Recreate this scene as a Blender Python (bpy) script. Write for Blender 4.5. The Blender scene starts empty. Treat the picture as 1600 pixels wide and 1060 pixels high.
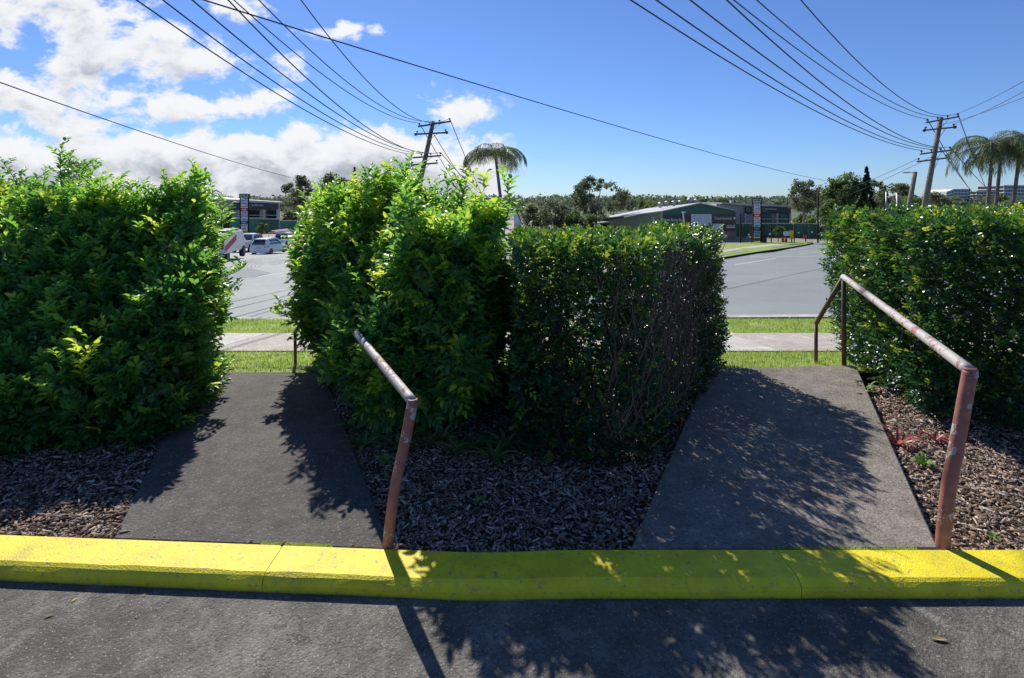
import bpy, math, random
import numpy as np
from mathutils import Vector, Matrix

S = bpy.context.scene
COL = S.collection
R = math.radians
random.seed(7)
RNG = np.random.default_rng(11)

# ---------------------------------------------------------------- camera
H = 1.5          # eye height above the ramps
cam_d = bpy.data.cameras.new('camera')
cam = bpy.data.objects.new('camera', cam_d)
COL.objects.link(cam)
cam.location = (0, 0, H)
cam.rotation_euler = (R(90), 0, 0)
cam_d.sensor_width = 36
cam_d.lens = 18
cam_d.shift_y = (315 - 530) / 1600.0
cam_d.clip_start = 0.05
cam_d.clip_end = 3000
S.camera = cam

# ---------------------------------------------------------------- sun, sky, exposure
SUN_EL, SUN_AZ = 42.0, -21.0            # azimuth from straight ahead (+Y), negative = to the left
sd = bpy.data.lights.new('sun', 'SUN')
sd.energy = 4.2
sd.angle = R(0.53)
sd.color = (1.0, 0.955, 0.88)
sun = bpy.data.objects.new('sun', sd)
COL.objects.link(sun)
sv = Vector((math.sin(R(SUN_AZ)) * math.cos(R(SUN_EL)), math.cos(R(SUN_AZ)) * math.cos(R(SUN_EL)), math.sin(R(SUN_EL))))
sun.rotation_euler = sv.to_track_quat('Z', 'Y').to_euler()
sun.location = (0, 0, 30)

S.view_settings.view_transform = 'Standard'
S.view_settings.look = 'None'
S.view_settings.gamma = 1
S.view_settings.exposure = 0.5
S.view_settings.use_curve_mapping = False
S.cycles.max_bounces = 7
S.cycles.diffuse_bounces = 3
S.cycles.transmission_bounces = 4
S.cycles.transparent_max_bounces = 6
S.cycles.caustics_reflective = False
S.cycles.caustics_refractive = False


class NT:
    """tiny node-tree helper"""
    def __init__(s, nt):
        s.nt = nt
        s.n = nt.nodes
        s.l = nt.links
        s.n.clear()

    def node(s, t, **kw):
        n = s.n.new(t)
        for k, v in kw.items():
            if k.startswith('_'):
                setattr(n, k[1:], v)
        for k, v in kw.items():
            if not k.startswith('_'):
                key = k.replace('__', ' ')
                s.put(n.inputs[key] if not key.isdigit() else n.inputs[int(key)], v)
        return n

    def put(s, sock, v):
        if isinstance(v, bpy.types.NodeSocket):
            s.l.new(v, sock)
        elif isinstance(v, bpy.types.Node):
            s.l.new(v.outputs[0], sock)
        else:
            if isinstance(v, (tuple, list)) and len(v) == 3 and sock.type == 'RGBA':
                v = (*v, 1)
            sock.default_value = v

    def math(s, op, a, b=0.0, c=0.0, clamp=False):
        n = s.n.new('ShaderNodeMath')
        n.operation = op
        n.use_clamp = clamp
        s.put(n.inputs[0], a)
        s.put(n.inputs[1], b)
        s.put(n.inputs[2], c)
        return n.outputs[0]

    def mix(s, f, a, b, mode='MIX'):
        n = s.n.new('ShaderNodeMix')
        n.data_type = 'RGBA'
        n.blend_type = mode
        s.put(n.inputs[0], f)
        s.put(n.inputs[6], a)
        s.put(n.inputs[7], b)
        return n.outputs[2]

    def noise(s, vec, scale, detail=3, rough=0.5, dist=0.0, out=0):
        n = s.n.new('ShaderNodeTexNoise')
        if vec is not None:
            s.put(n.inputs['Vector'], vec)
        n.inputs['Scale'].default_value = scale
        n.inputs['Detail'].default_value = detail
        n.inputs['Roughness'].default_value = rough
        n.inputs['Distortion'].default_value = dist
        return n.outputs[out]

    def ramp(s, f, stops, interp='LINEAR'):
        n = s.n.new('ShaderNodeValToRGB')
        n.color_ramp.interpolation = interp
        s.put(n.inputs[0], f)
        e = n.color_ramp.elements
        while len(e) < len(stops):
            e.new(0.5)
        for i, (p, c) in enumerate(stops):
            e[i].position = p
            if not isinstance(c, (tuple, list)):
                c = (c, c, c)
            e[i].color = (*c[:3], 1)
        return n.outputs[0]

    def smooth(s, v, a, b):
        n = s.n.new('ShaderNodeMapRange')
        n.interpolation_type = 'SMOOTHSTEP'
        s.put(n.inputs[0], v)
        n.inputs[1].default_value = a
        n.inputs[2].default_value = b
        return n.outputs[0]


def build_world():
    w = bpy.data.worlds.new('World')
    S.world = w
    w.use_nodes = True
    t = NT(w.node_tree)
    sky = t.node('ShaderNodeTexSky', _sky_type='NISHITA')
    sky.sun_disc = False
    sky.sun_elevation = R(SUN_EL)
    sky.sun_rotation = R(SUN_AZ)
    sky.air_density = 1.0
    sky.dust_density = 0.1
    sky.ozone_density = 4.0
    sky.altitude = 60
    hs = t.node('ShaderNodeHueSaturation', Saturation=.98, Value=1.0, Color=t.mix(1.0, sky.outputs[0], (.46, .60, .87), 'MULTIPLY'))
    skyc = hs.outputs[0]
    g = t.node('ShaderNodeTexCoord').outputs['Generated']
    sep = t.node('ShaderNodeSeparateXYZ', Vector=g)
    x, y, z = sep.outputs
    yy = t.math('MAXIMUM', y, 0.25)
    u = t.math('DIVIDE', x, yy)
    v = t.math('DIVIDE', z, yy)
    uv = t.node('ShaderNodeCombineXYZ', X=u, Y=v, Z=0.0).outputs[0]

    def px(a, b):
        return ((a - 800) / 800.0, (315 - b) / 800.0)

    def density(vec, tag):
        sp = t.node('ShaderNodeSeparateXYZ', Vector=vec)
        U, V = sp.outputs[0], sp.outputs[1]
        field = None
        blobs = [(60, 150, 260, 95, .80), (190, 75, 170, 85, .78), (310, 95, 110, 40, .6), (40, 20, 100, 50, .6),
                 (270, 168, 110, 30, .8), (375, 165, 65, 30, .75), (520, 46, 85, 20, .72), (450, 98, 45, 22, .62), (375, 20, 70, 36, .62),
                 (735, 172, 70, 34, .7), (-150, 60, 250, 330, 1.0), (-500, -200, 420, 500, .9),
                 (150, -220, 300, 150, .8), (600, -300, 250, 120, .6), (405, 10, 45, 35, .6)]
        for (cx, cy, rx, ry, amp) in blobs:
            cu, cv = px(cx, cy)
            a = t.math('MULTIPLY', t.math('SUBTRACT', U, cu), 800.0 / rx)
            b = t.math('MULTIPLY', t.math('SUBTRACT', V, cv), 800.0 / ry)
            r = t.math('SQRT', t.math('ADD', t.math('MULTIPLY', a, a), t.math('MULTIPLY', b, b)))
            f = t.math('MULTIPLY', t.math('SUBTRACT', 1.0, r), amp)
            field = f if field is None else t.math('MAXIMUM', field, f)
        # the long bank above the horizon, top edge near y=190
        bank = t.math('MULTIPLY', t.math('SUBTRACT', (315 - 196) / 800.0, V), 14.0)
        bank = t.math('MINIMUM', bank, .85)
        field = t.math('MAXIMUM', field, bank)
        field = t.math('MAXIMUM', field, -0.5)
        nv = t.node('ShaderNodeMapping', Vector=vec)
        nv.inputs['Scale'].default_value = (1.0, 1.55, 1.0)
        n1 = t.noise(nv.outputs[0], 10.0, 8, 0.62, 0.2)
        n2 = t.noise(nv.outputs[0], 2.6, 3, 0.5, 0.0)
        n = t.math('ADD', t.math('MULTIPLY', t.math('SUBTRACT', n1, 0.5), 3.0), t.math('MULTIPLY', t.math('SUBTRACT', n2, 0.5), 1.3))
        return t.math('ADD', field, n)

    d0 = density(uv, 0)
    up = t.node('ShaderNodeVectorMath', _operation='ADD')
    t.l.new(uv, up.inputs[0])
    up.inputs[1].default_value = (0.0, 0.030, 0.0)
    d1 = density(up.outputs[0], 1)
    cover = t.smooth(d0, 0.0, 0.5)
    # clouds stand in the left part of the sky only
    sidec = t.math('DIVIDE', x, t.math('ADD', t.math('ABSOLUTE', y), 0.05))
    sidec = t.math('ADD', sidec, t.math('MULTIPLY', t.math('SUBTRACT', t.noise(g, 9, 6, .65), .5), .22))
    side = t.smooth(sidec, 0.02, -0.04)
    front = t.smooth(y, -0.55, -0.1)
    cover = t.math('MULTIPLY', cover, t.math('MULTIPLY', side, front))
    cover = t.math('MULTIPLY', cover, t.smooth(z, -0.05, 0.0))
    thick = t.smooth(t.math('ADD', d1, t.math('MULTIPLY', t.math('SUBTRACT', t.noise(uv, 16, 4, .6), .5), .5)), 0.15, 1.45)
    ccol = t.ramp(thick, [(0.0, (6.5, 6.6, 6.8)), (0.35, (5.6, 5.75, 6.1)), (0.65, (4.3, 4.5, 4.95)), (1.0, (2.9, 3.1, 3.6))])
    col = t.mix(cover, skyc, ccol)
    bg = t.node('ShaderNodeBackground', Color=col, Strength=0.1)
    out = t.node('ShaderNodeOutputWorld', Surface=bg.outputs[0])
    w.cycles.sampling_method = 'MANUAL'
    w.cycles.sample_map_resolution = 512


build_world()

# ---------------------------------------------------------------- helpers


def px3(x, y, Y):
    """the point at distance Y that shows at photograph position x, y"""
    return Vector(((x - 800) * Y / 800.0, Y, H + (315 - y) * Y / 800.0))


def prof(Y):
    """height of the land along the view direction"""
    if Y < 2.12:
        return -0.056
    if Y < 4.6:
        return -0.035
    if Y < 8.9:
        return -0.12 * (Y - 4.6) - 0.01
    if Y < 44:
        return -0.60 - 0.0641 * (Y - 8.9)
    if Y < 60:
        return -2.85 - 0.0256 * (Y - 44)
    if Y < 130:
        return -3.26
    if Y < 420:
        return -3.26 + 12.0 * (1 - math.cos((Y - 130) / 290 * math.pi)) * 0.09
    return -1.1


def gpx(x, y, lift=0.0):
    """ground point seen at x, y"""
    k = (y - 315) / 800.0
    lo, hi = 1.0, 130.0
    for _ in range(50):
        m = (lo + hi) / 2
        if H - prof(m) - lift > k * m:
            lo = m
        else:
            hi = m
    Y = lo
    return Vector(((x - 800) * Y / 800.0, Y, prof(Y) + lift))


def tagset(o, label=None, cat=None, group=None, kind=None):
    if label: o['label'] = label
    if cat: o['category'] = cat
    if group: o['group'] = group
    if kind: o['kind'] = kind
    return o


def empty(name, loc, label=None, cat=None, group=None, rz=0.0):
    o = bpy.data.objects.new(name, None)
    o.empty_display_size = 0.2
    o.location = loc
    o.rotation_euler = (0, 0, rz)
    COL.objects.link(o)
    tagset(o, label, cat, group)
    return o


def link(name, me, mat=None, parent=None, loc=None):
    o = bpy.data.objects.new(name, me)
    if mat is not None and len(me.materials) == 0:
        me.materials.append(mat)
    COL.objects.link(o)
    if parent is not None:
        o.parent = parent
    if loc is not None:
        o.location = loc
    return o


def np_mesh(name, V, F, attr=None, smooth=False):
    """V (n,3); F (m,k) of one face size or list of such arrays"""
    me = bpy.data.meshes.new(name)
    Fs = F if isinstance(F, list) else [F]
    V = np.asarray(V, dtype=np.float32)
    me.vertices.add(len(V))
    me.vertices.foreach_set('co', V.ravel())
    li = np.concatenate([f.ravel() for f in Fs]).astype(np.int32)
    sz = np.concatenate([np.full(len(f), f.shape[1]) for f in Fs])
    st = np.concatenate([[0], np.cumsum(sz)[:-1]]).astype(np.int32)
    me.loops.add(len(li))
    me.polygons.add(len(sz))
    me.loops.foreach_set('vertex_index', li)
    me.polygons.foreach_set('loop_start', st)
    if attr:
        for k, a in attr.items():
            at = me.attributes.new(k, 'FLOAT', 'POINT')
            at.data.foreach_set('value', np.asarray(a, dtype=np.float32))
    me.update(calc_edges=True)
    me.validate()
    if smooth:
        me.polygons.foreach_set('use_smooth', np.ones(len(sz), dtype=bool))
    return me


class MB:
    def __init__(s):
        s.v = []
        s.f = []

    def add(s, vs, fs):
        b = len(s.v)
        s.v += [tuple(p) for p in vs]
        s.f += [tuple(i + b for i in f) for f in fs]
        return s

    def box(s, x0, x1, y0, y1, z0, z1, M=None):
        vs = [Vector(p) for p in ((x0, y0, z0), (x1, y0, z0), (x1, y1, z0), (x0, y1, z0), (x0, y0, z1), (x1, y0, z1), (x1, y1, z1), (x0, y1, z1))]
        if M is not None:
            vs = [M @ p for p in vs]
        s.add(vs, [(0, 3, 2, 1), (4, 5, 6, 7), (0, 1, 5, 4), (1, 2, 6, 5), (2, 3, 7, 6), (3, 0, 4, 7)])
        return s

    def tube(s, pts, rad, n=8, cap=True):
        pts = [Vector(p) for p in pts]
        if not isinstance(rad, (list, tuple)):
            rad = [rad] * len(pts)
        b = len(s.v)
        prev = None
        for i, p in enumerate(pts):
            d = (pts[min(i + 1, len(pts) - 1)] - pts[max(i - 1, 0)]).normalized()
            if prev is None:
                a = Vector((0, 0, 1)) if abs(d.z) < 0.9 else Vector((1, 0, 0))
                sx = d.cross(a).normalized()
            else:
                sx = (prev - d * prev.dot(d)).normalized()
            prev = sx
            sy = d.cross(sx)
            for k in range(n):
                t = 2 * math.pi * k / n
                s.v.append(tuple(p + (sx * math.cos(t) + sy * math.sin(t)) * rad[i]))
        for i in range(len(pts) - 1):
            for k in range(n):
                s.f.append((b + i * n + k, b + i * n + (k + 1) % n, b + (i + 1) * n + (k + 1) % n, b + (i + 1) * n + k))
        if cap:
            s.f.append(tuple(b + k for k in reversed(range(n))))
            s.f.append(tuple(b + (len(pts) - 1) * n + k for k in range(n)))
        return s

    def prism(s, poly, z0, z1):
        n = len(poly)
        vs = [(p[0], p[1], z0) for p in poly] + [(p[0], p[1], z1) for p in poly]
        fs = [tuple(reversed(range(n))), tuple(range(n, 2 * n))] + [(i, (i + 1) % n, n + (i + 1) % n, n + i) for i in range(n)]
        s.add(vs, fs)
        return s

    def quad(s, a, b, c, d):
        s.add([a, b, c, d], [(0, 1, 2, 3)])
        return s

    def build(s, name, mat, parent=None, loc=None, smooth=False, bevel=0.0, seg=1):
        me = bpy.data.meshes.new(name)
        me.from_pydata(s.v, [], s.f)
        me.update()
        if smooth:
            me.polygons.foreach_set('use_smooth', [True] * len(me.polygons))
        o = link(name, me, mat, parent, loc)
        if bevel:
            m = o.modifiers.new('bevel', 'BEVEL')
            m.width = bevel
            m.segments = seg
            m.limit_method = 'ANGLE'
        return o


def copy_tree(o, parent=None):
    c = o.copy()
    COL.objects.link(c)
    if parent is not None:
        c.parent = parent
    for ch in list(o.children):
        copy_tree(ch, c)
    return c


def text_mesh(txt, size, ext=0.01):
    cu = bpy.data.curves.new('txt', 'FONT')
    cu.body = txt
    cu.size = size
    cu.extrude = ext
    cu.align_x = 'CENTER'
    cu.align_y = 'CENTER'
    cu.resolution_u = 2
    o = bpy.data.objects.new('txt', cu)
    me = bpy.data.meshes.new_from_object(o)
    bpy.data.objects.remove(o)
    return me


def lettering(txt, loc, size, mat, parent, width=None):
    me = text_mesh(txt, size)
    o = link('lettering', me, mat, parent)
    o.location = loc
    o.rotation_euler = (R(90), 0, 0)
    if width:
        xs = [v.co.x for v in me.vertices]
        k = width / max(1e-3, (max(xs) - min(xs)))
        o.scale = (k, 1, 1)
    return o


# ---- 3-D value noise in numpy
_T = RNG.random(4096).astype(np.float32)


def vnoise(P, scale):
    q = np.asarray(P) * scale
    i = np.floor(q).astype(np.int64)
    f = q - i
    f = f * f * (3 - 2 * f)
    def h(a, b, c):
        return _T[(a * 73856093 ^ b * 19349663 ^ c * 83492791) & 4095]
    r = 0
    for dx in (0, 1):
        for dy in (0, 1):
            for dz in (0, 1):
                w = (f[:, 0] if dx else 1 - f[:, 0]) * (f[:, 1] if dy else 1 - f[:, 1]) * (f[:, 2] if dz else 1 - f[:, 2])
                r = r + w * h(i[:, 0] + dx, i[:, 1] + dy, i[:, 2] + dz)
    return r - 0.5


# ---------------------------------------------------------------- materials
MATS = {}


def mat(name):
    m = bpy.data.materials.new(name)
    m.use_nodes = True
    t = NT(m.node_tree)
    MATS[name] = m
    return m, t


def finish(t, bsdf):
    t.node('ShaderNodeOutputMaterial', Surface=bsdf.outputs[0])


def pbsdf(t, color, rough=0.8, normal=None, **kw):
    b = t.node('ShaderNodeBsdfPrincipled')
    t.put(b.inputs['Base Color'], color)
    t.put(b.inputs['Roughness'], rough)
    if normal is not None:
        t.put(b.inputs['Normal'], normal)
    for k, v in kw.items():
        t.put(b.inputs[k.replace('_', ' ')], v)
    return b


def bump(t, h, strength=0.5, dist=0.01):
    n = t.node('ShaderNodeBump', Height=h, Strength=strength, Distance=dist)
    return n.outputs[0]


def simple(name, col, rough=0.6, metal=0.0, vary=0.12, scale=3.0, bscale=0, bstr=0.3, bdist=0.005, spec=0.5):
    m, t = mat(name)
    P = t.node('ShaderNodeNewGeometry').outputs['Position']
    n = t.noise(P, scale, 4, .6)
    c = t.mix(t.smooth(n, .3, .7), tuple(k * (1 - vary) for k in col), tuple(min(1, k * (1 + vary)) for k in col))
    nm = bump(t, t.noise(P, bscale, 3), bstr, bdist) if bscale else None
    b = pbsdf(t, c, rough, nm, Metallic=metal)
    b.inputs['Specular IOR Level'].default_value = spec
    finish(t, b)
    return m


def aggregate(name, base, light, speck, stain=(0, 0, 0), stain_f=0.0, sc=1.0, bumps=0.9, cracks=1.0):
    """worn asphalt or exposed aggregate with stones, stains and light worn streaks"""
    m, t = mat(name)
    P = t.node('ShaderNodeNewGeometry').outputs['Position']
    big = t.noise(P, 1.9, 6, .68, .6)
    med = t.noise(P, 9, 5, .7, .2)
    v = t.node('ShaderNodeTexVoronoi', Vector=P, Scale=110.0 * sc)
    v2 = t.node('ShaderNodeTexVoronoi', Vector=P, Scale=260.0 * sc)
    fine = t.noise(P, 420 * sc, 2, .6)
    c = t.mix(t.smooth(big, .36, .66), base, light)
    c = t.mix(t.math('MULTIPLY', t.smooth(med, .48, .75), .55), c, tuple(k * 1.55 for k in light))
    c = t.mix(t.math('MULTIPLY', t.smooth(med, .5, .28), .45), c, tuple(k * .55 for k in base))
    if stain_f:
        st = t.noise(P, 2.3, 4, .55, .8)
        c = t.mix(t.math('MULTIPLY', t.smooth(st, .52, .70), stain_f), c, stain)
    worn = t.noise(P, 3.6, 7, .72, 1.2)
    c = t.mix(t.math('MULTIPLY', t.smooth(worn, .54, .70), .6), c, tuple(k * 1.75 for k in light))
    wv = t.node('ShaderNodeVectorMath', _operation='ADD')
    t.l.new(P, wv.inputs[0])
    t.l.new(t.node('ShaderNodeVectorMath', _operation='SCALE').outputs[0], wv.inputs[1])
    scn = wv.inputs[1].links[0].from_node
    t.l.new(t.noise(P, 5, 4, .6, 0, 1), scn.inputs[0])
    scn.inputs[3].default_value = .28
    vc = t.node('ShaderNodeTexVoronoi', Vector=wv.outputs[0], Scale=.95)
    vc.feature = 'DISTANCE_TO_EDGE'
    crk = t.math('MULTIPLY', t.smooth(vc.outputs['Distance'], .0045, .0012), t.smooth(big, .44, .56))
    c = t.mix(t.math('MULTIPLY', crk, .65 * cracks), c, (.02, .02, .018))
    # individual stones: brightness from the cell colour
    cell = t.node('ShaderNodeSeparateColor', Color=v.outputs['Color']).outputs[0]
    stone = t.math('MULTIPLY', t.smooth(v.outputs['Distance'], .42, .18), t.smooth(cell, .68, .98))
    c = t.mix(t.math('MULTIPLY', stone, .75), c, speck)
    dark = t.math('MULTIPLY', t.smooth(cell, .30, .05), .5)
    c = t.mix(dark, c, tuple(k * .4 for k in base))
    c = t.mix(t.math('MULTIPLY', t.smooth(fine, .35, .7), .35), c, tuple(k * 1.5 for k in light))
    hgt = t.math('ADD', t.math('MULTIPLY', v.outputs['Distance'], -0.8), t.math('MULTIPLY', v2.outputs['Distance'], -.4))
    hgt = t.math('ADD', hgt, t.math('MULTIPLY', med, .6))
    b = pbsdf(t, c, .85, bump(t, hgt, bumps, .004))
    b.inputs['Specular IOR Level'].default_value = .3
    finish(t, b)
    return m


M_asphalt = aggregate('carpark_asphalt', (.062, .058, .050), (.165, .152, .130), (.42, .40, .36), (.04, .038, .035), .55)
M_rampL = aggregate('ramp_aggregate_dark', (.060, .054, .049), (.100, .090, .082), (.32, .30, .28), (.05, .048, .048), .6, sc=.75)
M_rampR = aggregate('ramp_aggregate_pale', (.125, .110, .092), (.225, .196, .164), (.50, .46, .39), (.13, .112, .092), .5, sc=.75)
M_side = simple('concrete_side', (.13, .12, .11), .9, bscale=60, bstr=.5)


def kerb_paint():
    m, t = mat('yellow_kerb_paint')
    P = t.node('ShaderNodeNewGeometry').outputs['Position']
    n = t.noise(P, 6, 5, .65)
    c = t.mix(t.smooth(n, .3, .7), (.66, .54, .012), (.80, .69, .02))
    dirt = t.noise(P, 22, 5, .7)
    c = t.mix(t.math('MULTIPLY', t.smooth(dirt, .52, .72), .5), c, (.42, .33, .03))
    gr = t.noise(P, 3.1, 6, .7, .5)
    c = t.mix(t.math('MULTIPLY', t.smooth(gr, .52, .70), .42), c, (.34, .29, .05))
    pit = t.noise(P, 130, 3, .6)
    # scuffs that reach the concrete
    sc = t.math('MULTIPLY', t.smooth(t.noise(P, 38, 4, .7), .605, .65), .85)
    c = t.mix(sc, c, (.30, .28, .16))
    z = t.node('ShaderNodeSeparateXYZ', Vector=P).outputs[2]
    low = t.math('MULTIPLY', t.smooth(t.math('ADD', z, t.math('MULTIPLY', t.math('SUBTRACT', dirt, .5), .02)), -.042, -.060), .75)
    c = t.mix(low, c, (.11, .10, .05))
    v = t.node('ShaderNodeTexVoronoi', Vector=P, Scale=150.0).outputs['Distance']
    h = t.math('ADD', t.math('MULTIPLY', pit, .9), t.math('MULTIPLY', v, -.5))
    b = pbsdf(t, c, .62, bump(t, h, .55, .004))
    finish(t, b)
    return m


M_kerb = kerb_paint()
M_pkerb = simple('pale_kerb_concrete', (.42, .39, .35), .9, vary=.2, scale=5, bscale=60)
M_slab = aggregate('footpath_concrete', (.30, .26, .225), (.40, .355, .31), (.5, .46, .42), sc=.6, bumps=.5, cracks=0)
M_slab2 = aggregate('footpath_concrete_pale', (.38, .35, .31), (.46, .43, .39), (.55, .52, .48), sc=.6, bumps=.5, cracks=0)
M_bark = simple('branch_bark', (.10, .075, .055), .9, vary=.4, scale=30, bscale=90, bstr=.8)
M_twig = simple('dry_twig', (.16, .115, .085), .9, vary=.4, scale=20)
M_trunk = simple('pale_gum_bark', (.26, .23, .20), .9, vary=.3, scale=2)
M_palmtrunk = simple('palm_bark', (.15, .13, .11), .9, vary=.3, scale=4)
M_white = simple('white_paint', (.78, .78, .77), .5, vary=.03)
M_carwhite = simple('car_white_paint', (.80, .81, .82), .18, vary=.01)
M_black = simple('black_plastic', (.02, .02, .022), .5)
M_tyre = simple('tyre_rubber', (.025, .025, .026), .8)
M_redrim = simple('red_wheel_paint', (.55, .06, .07), .35)
M_greyrim = simple('dark_alloy', (.10, .10, .11), .35, metal=.6)
M_taillight = simple('tail_light_red', (.55, .02, .02), .2)
M_darkgreen = simple('dark_green_sheet', (.04, .125, .095), .5, vary=.1, scale=.5)
M_midgreen = simple('green_cladding', (.11, .20, .125), .55, vary=.1, scale=.5)
M_fencegreen = simple('container_green', (.05, .22, .17), .5, vary=.15, scale=.7)
M_beige = simple('beige_cladding', (.42, .39, .32), .6, vary=.06)
M_greywall = simple('grey_cladding', (.30, .32, .33), .6, vary=.06)
M_roof = simple('pale_metal_roof', (.46, .45, .43), .45, vary=.1, scale=.4)
M_darkpanel = simple('charcoal_panel', (.035, .045, .05), .5)
M_brown = simple('brown_sign_panel', (.10, .055, .045), .6)
M_brick = simple('salmon_banner', (.30, .20, .17), .8, vary=.15)
M_red = simple('red_panel', (.60, .04, .04), .5)
M_yel = simple('yellow_panel', (.75, .52, .02), .5)
M_blue = simple('blue_panel', (.03, .06, .25), .5)
M_palegrey = simple('pale_panel', (.62, .64, .70), .5)
M_metal = simple('galvanised_metal', (.32, .33, .33), .45, metal=.5)
M_wire = simple('black_cable', (.02, .022, .025), .6)
M_ceramic = simple('brown_insulator', (.06, .035, .03), .3)
M_wood = simple('weathered_pole_wood', (.19, .17, .13), .9, vary=.3, scale=6, bscale=30, bstr=.5, bdist=.01)
M_arm = simple('crossarm_wood', (.13, .10, .085), .9, vary=.3, scale=6)
M_blackshade = simple('black_paint_and_interior_shade', (.012, .012, .013), .9)  # black paint on posts and trim; on openings it imitates interior shade
M_orange = simple('orange_drum', (.60, .14, .06), .6)


def glass(name, col=(.03, .04, .05)):
    m, t = mat(name)
    b = pbsdf(t, col, .06)
    b.inputs['Specular IOR Level'].default_value = .7
    finish(t, b)
    return m


M_glass = glass('tinted_glass')
M_officeglass = glass('office_glass', (.08, .12, .16))


def road_mat():
    m, t = mat('road_asphalt')
    P = t.node('ShaderNodeNewGeometry').outputs['Position']
    big = t.noise(P, .35, 4, .55, .5)
    med = t.noise(P, 6, 4, .6)
    c = t.mix(t.smooth(big, .3, .7), (.185, .212, .198), (.225, .252, .236))
    c = t.mix(t.math('MULTIPLY', t.smooth(med, .4, .7), .3), c, (.27, .295, .28))
    f = t.noise(P, 70, 3, .7)
    c = t.mix(t.math('MULTIPLY', t.smooth(f, .55, .35), .35), c, (.13, .14, .13))
    # long worn wheel tracks running across the view
    sp = t.node('ShaderNodeSeparateXYZ', Vector=P)
    tr = t.math('SINE', t.math('ADD', t.math('MULTIPLY', sp.outputs[1], .9), t.math('MULTIPLY', sp.outputs[0], -.28)))
    c = t.mix(t.math('MULTIPLY', t.smooth(tr, .3, 1.0), .28), c, (.28, .305, .29))
    b = pbsdf(t, c, .75, bump(t, f, .6, .006))
    b.inputs['Specular IOR Level'].default_value = .35
    finish(t, b)
    return m


M_road = road_mat()
M_line = simple('worn_road_paint', (.50, .51, .49), .8, vary=.2, scale=5)
M_tyremark = simple('tyre_mark_rubber', (.15, .165, .158), .8, vary=.15, scale=5)
M_roadshadow = simple('painted_asphalt_shadow', (.15, .17, .172), .85, vary=.1, scale=2)  # darker road tone that stands in for a shadow


def soil_mat():
    m, t = mat('mulch_soil')
    P = t.node('ShaderNodeNewGeometry').outputs['Position']
    n = t.noise(P, 60, 5, .7)
    c = t.ramp(n, [(.3, (.022, .015, .011)), (.5, (.055, .036, .025)), (.72, (.13, .095, .07))])
    b = pbsdf(t, c, .95, bump(t, n, 1.0, .015))
    finish(t, b)
    return m


M_soil = soil_mat()


def attr_mat(name, stops, rough=.8, attr='tone', spec=.3, noise_scale=0):
    m, t = mat(name)
    a = t.node('ShaderNodeAttribute')
    a.attribute_name = attr
    c = t.ramp(a.outputs['Fac'], stops)
    b = pbsdf(t, c, rough)
    b.inputs['Specular IOR Level'].default_value = spec
    finish(t, b)
    return m


M_chip = attr_mat('wood_chip', [(0, (.07, .044, .030)), (.3, (.19, .125, .088)), (.6, (.36, .27, .205)), (.85, (.54, .45, .37)), (1, (.66, .59, .50))], .9)


def leaf_mat(name, stops, trans, tstops=None, rough=.38, spec=.5):
    """waxy leaf: tone attribute picks old dark to young yellow-green; light shines through"""
    m, t = mat(name)
    a = t.node('ShaderNodeAttribute')
    a.attribute_name = 'tone'
    f = a.outputs['Fac']
    c = t.ramp(f, stops)
    tc = t.ramp(f, tstops or [(p, tuple(min(1, k * 1.8) for k in col)) for p, col in stops])
    b = pbsdf(t, c, rough)
    b.inputs['Specular IOR Level'].default_value = spec
    tr = t.node('ShaderNodeBsdfTranslucent', Color=tc)
    mx = t.node('ShaderNodeMixShader', Fac=trans)
    t.l.new(b.outputs[0], mx.inputs[1])
    t.l.new(tr.outputs[0], mx.inputs[2])
    finish(t, mx)
    return m


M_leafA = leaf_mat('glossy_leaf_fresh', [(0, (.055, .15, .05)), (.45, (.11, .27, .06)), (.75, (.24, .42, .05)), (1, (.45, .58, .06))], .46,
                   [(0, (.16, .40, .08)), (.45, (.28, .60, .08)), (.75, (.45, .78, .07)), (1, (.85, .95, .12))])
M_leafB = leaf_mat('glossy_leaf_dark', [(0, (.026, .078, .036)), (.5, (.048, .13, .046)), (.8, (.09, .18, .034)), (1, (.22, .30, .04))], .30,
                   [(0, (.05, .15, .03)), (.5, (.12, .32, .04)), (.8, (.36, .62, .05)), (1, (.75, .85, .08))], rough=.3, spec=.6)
M_gum = leaf_mat('gum_foliage', [(0, (.06, .08, .045)), (.5, (.12, .145, .075)), (1, (.22, .235, .13))], .4, rough=.6, spec=.3)
M_dense = leaf_mat('dense_foliage', [(0, (.045, .075, .028)), (.5, (.10, .15, .045)), (1, (.21, .24, .08))], .4, rough=.6, spec=.3)
M_conifer = leaf_mat('conifer_foliage', [(0, (.012, .025, .015)), (1, (.035, .06, .03))], .12, rough=.7, spec=.2)
M_palm = leaf_mat('palm_frond', [(0, (.06, .09, .04)), (.6, (.13, .17, .07)), (1, (.30, .28, .14))], .3, rough=.5, spec=.3)
M_hill = leaf_mat('hill_woodland', [(0, (.07, .10, .06)), (.5, (.12, .155, .09)), (1, (.19, .21, .13))], .35, rough=.8, spec=.1)
M_grass = leaf_mat('grass_blade', [(0, (.15, .23, .04)), (.5, (.27, .37, .06)), (1, (.46, .50, .14))], .42, rough=.6, spec=.2)
M_strap = leaf_mat('strap_leaf', [(0, (.07, .12, .04)), (.5, (.15, .21, .07)), (1, (.28, .32, .12))], .35, rough=.45)
M_redleaf = leaf_mat('red_leaf', [(0, (.10, .015, .02)), (.5, (.28, .04, .05)), (1, (.40, .16, .10))], .35, rough=.4)
M_herb = leaf_mat('herb_leaf', [(0, (.06, .16, .03)), (1, (.25, .40, .07))], .35, rough=.6)
M_dry = simple('dry_leaf', (.34, .24, .10), .8, vary=.2, scale=40)
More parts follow.
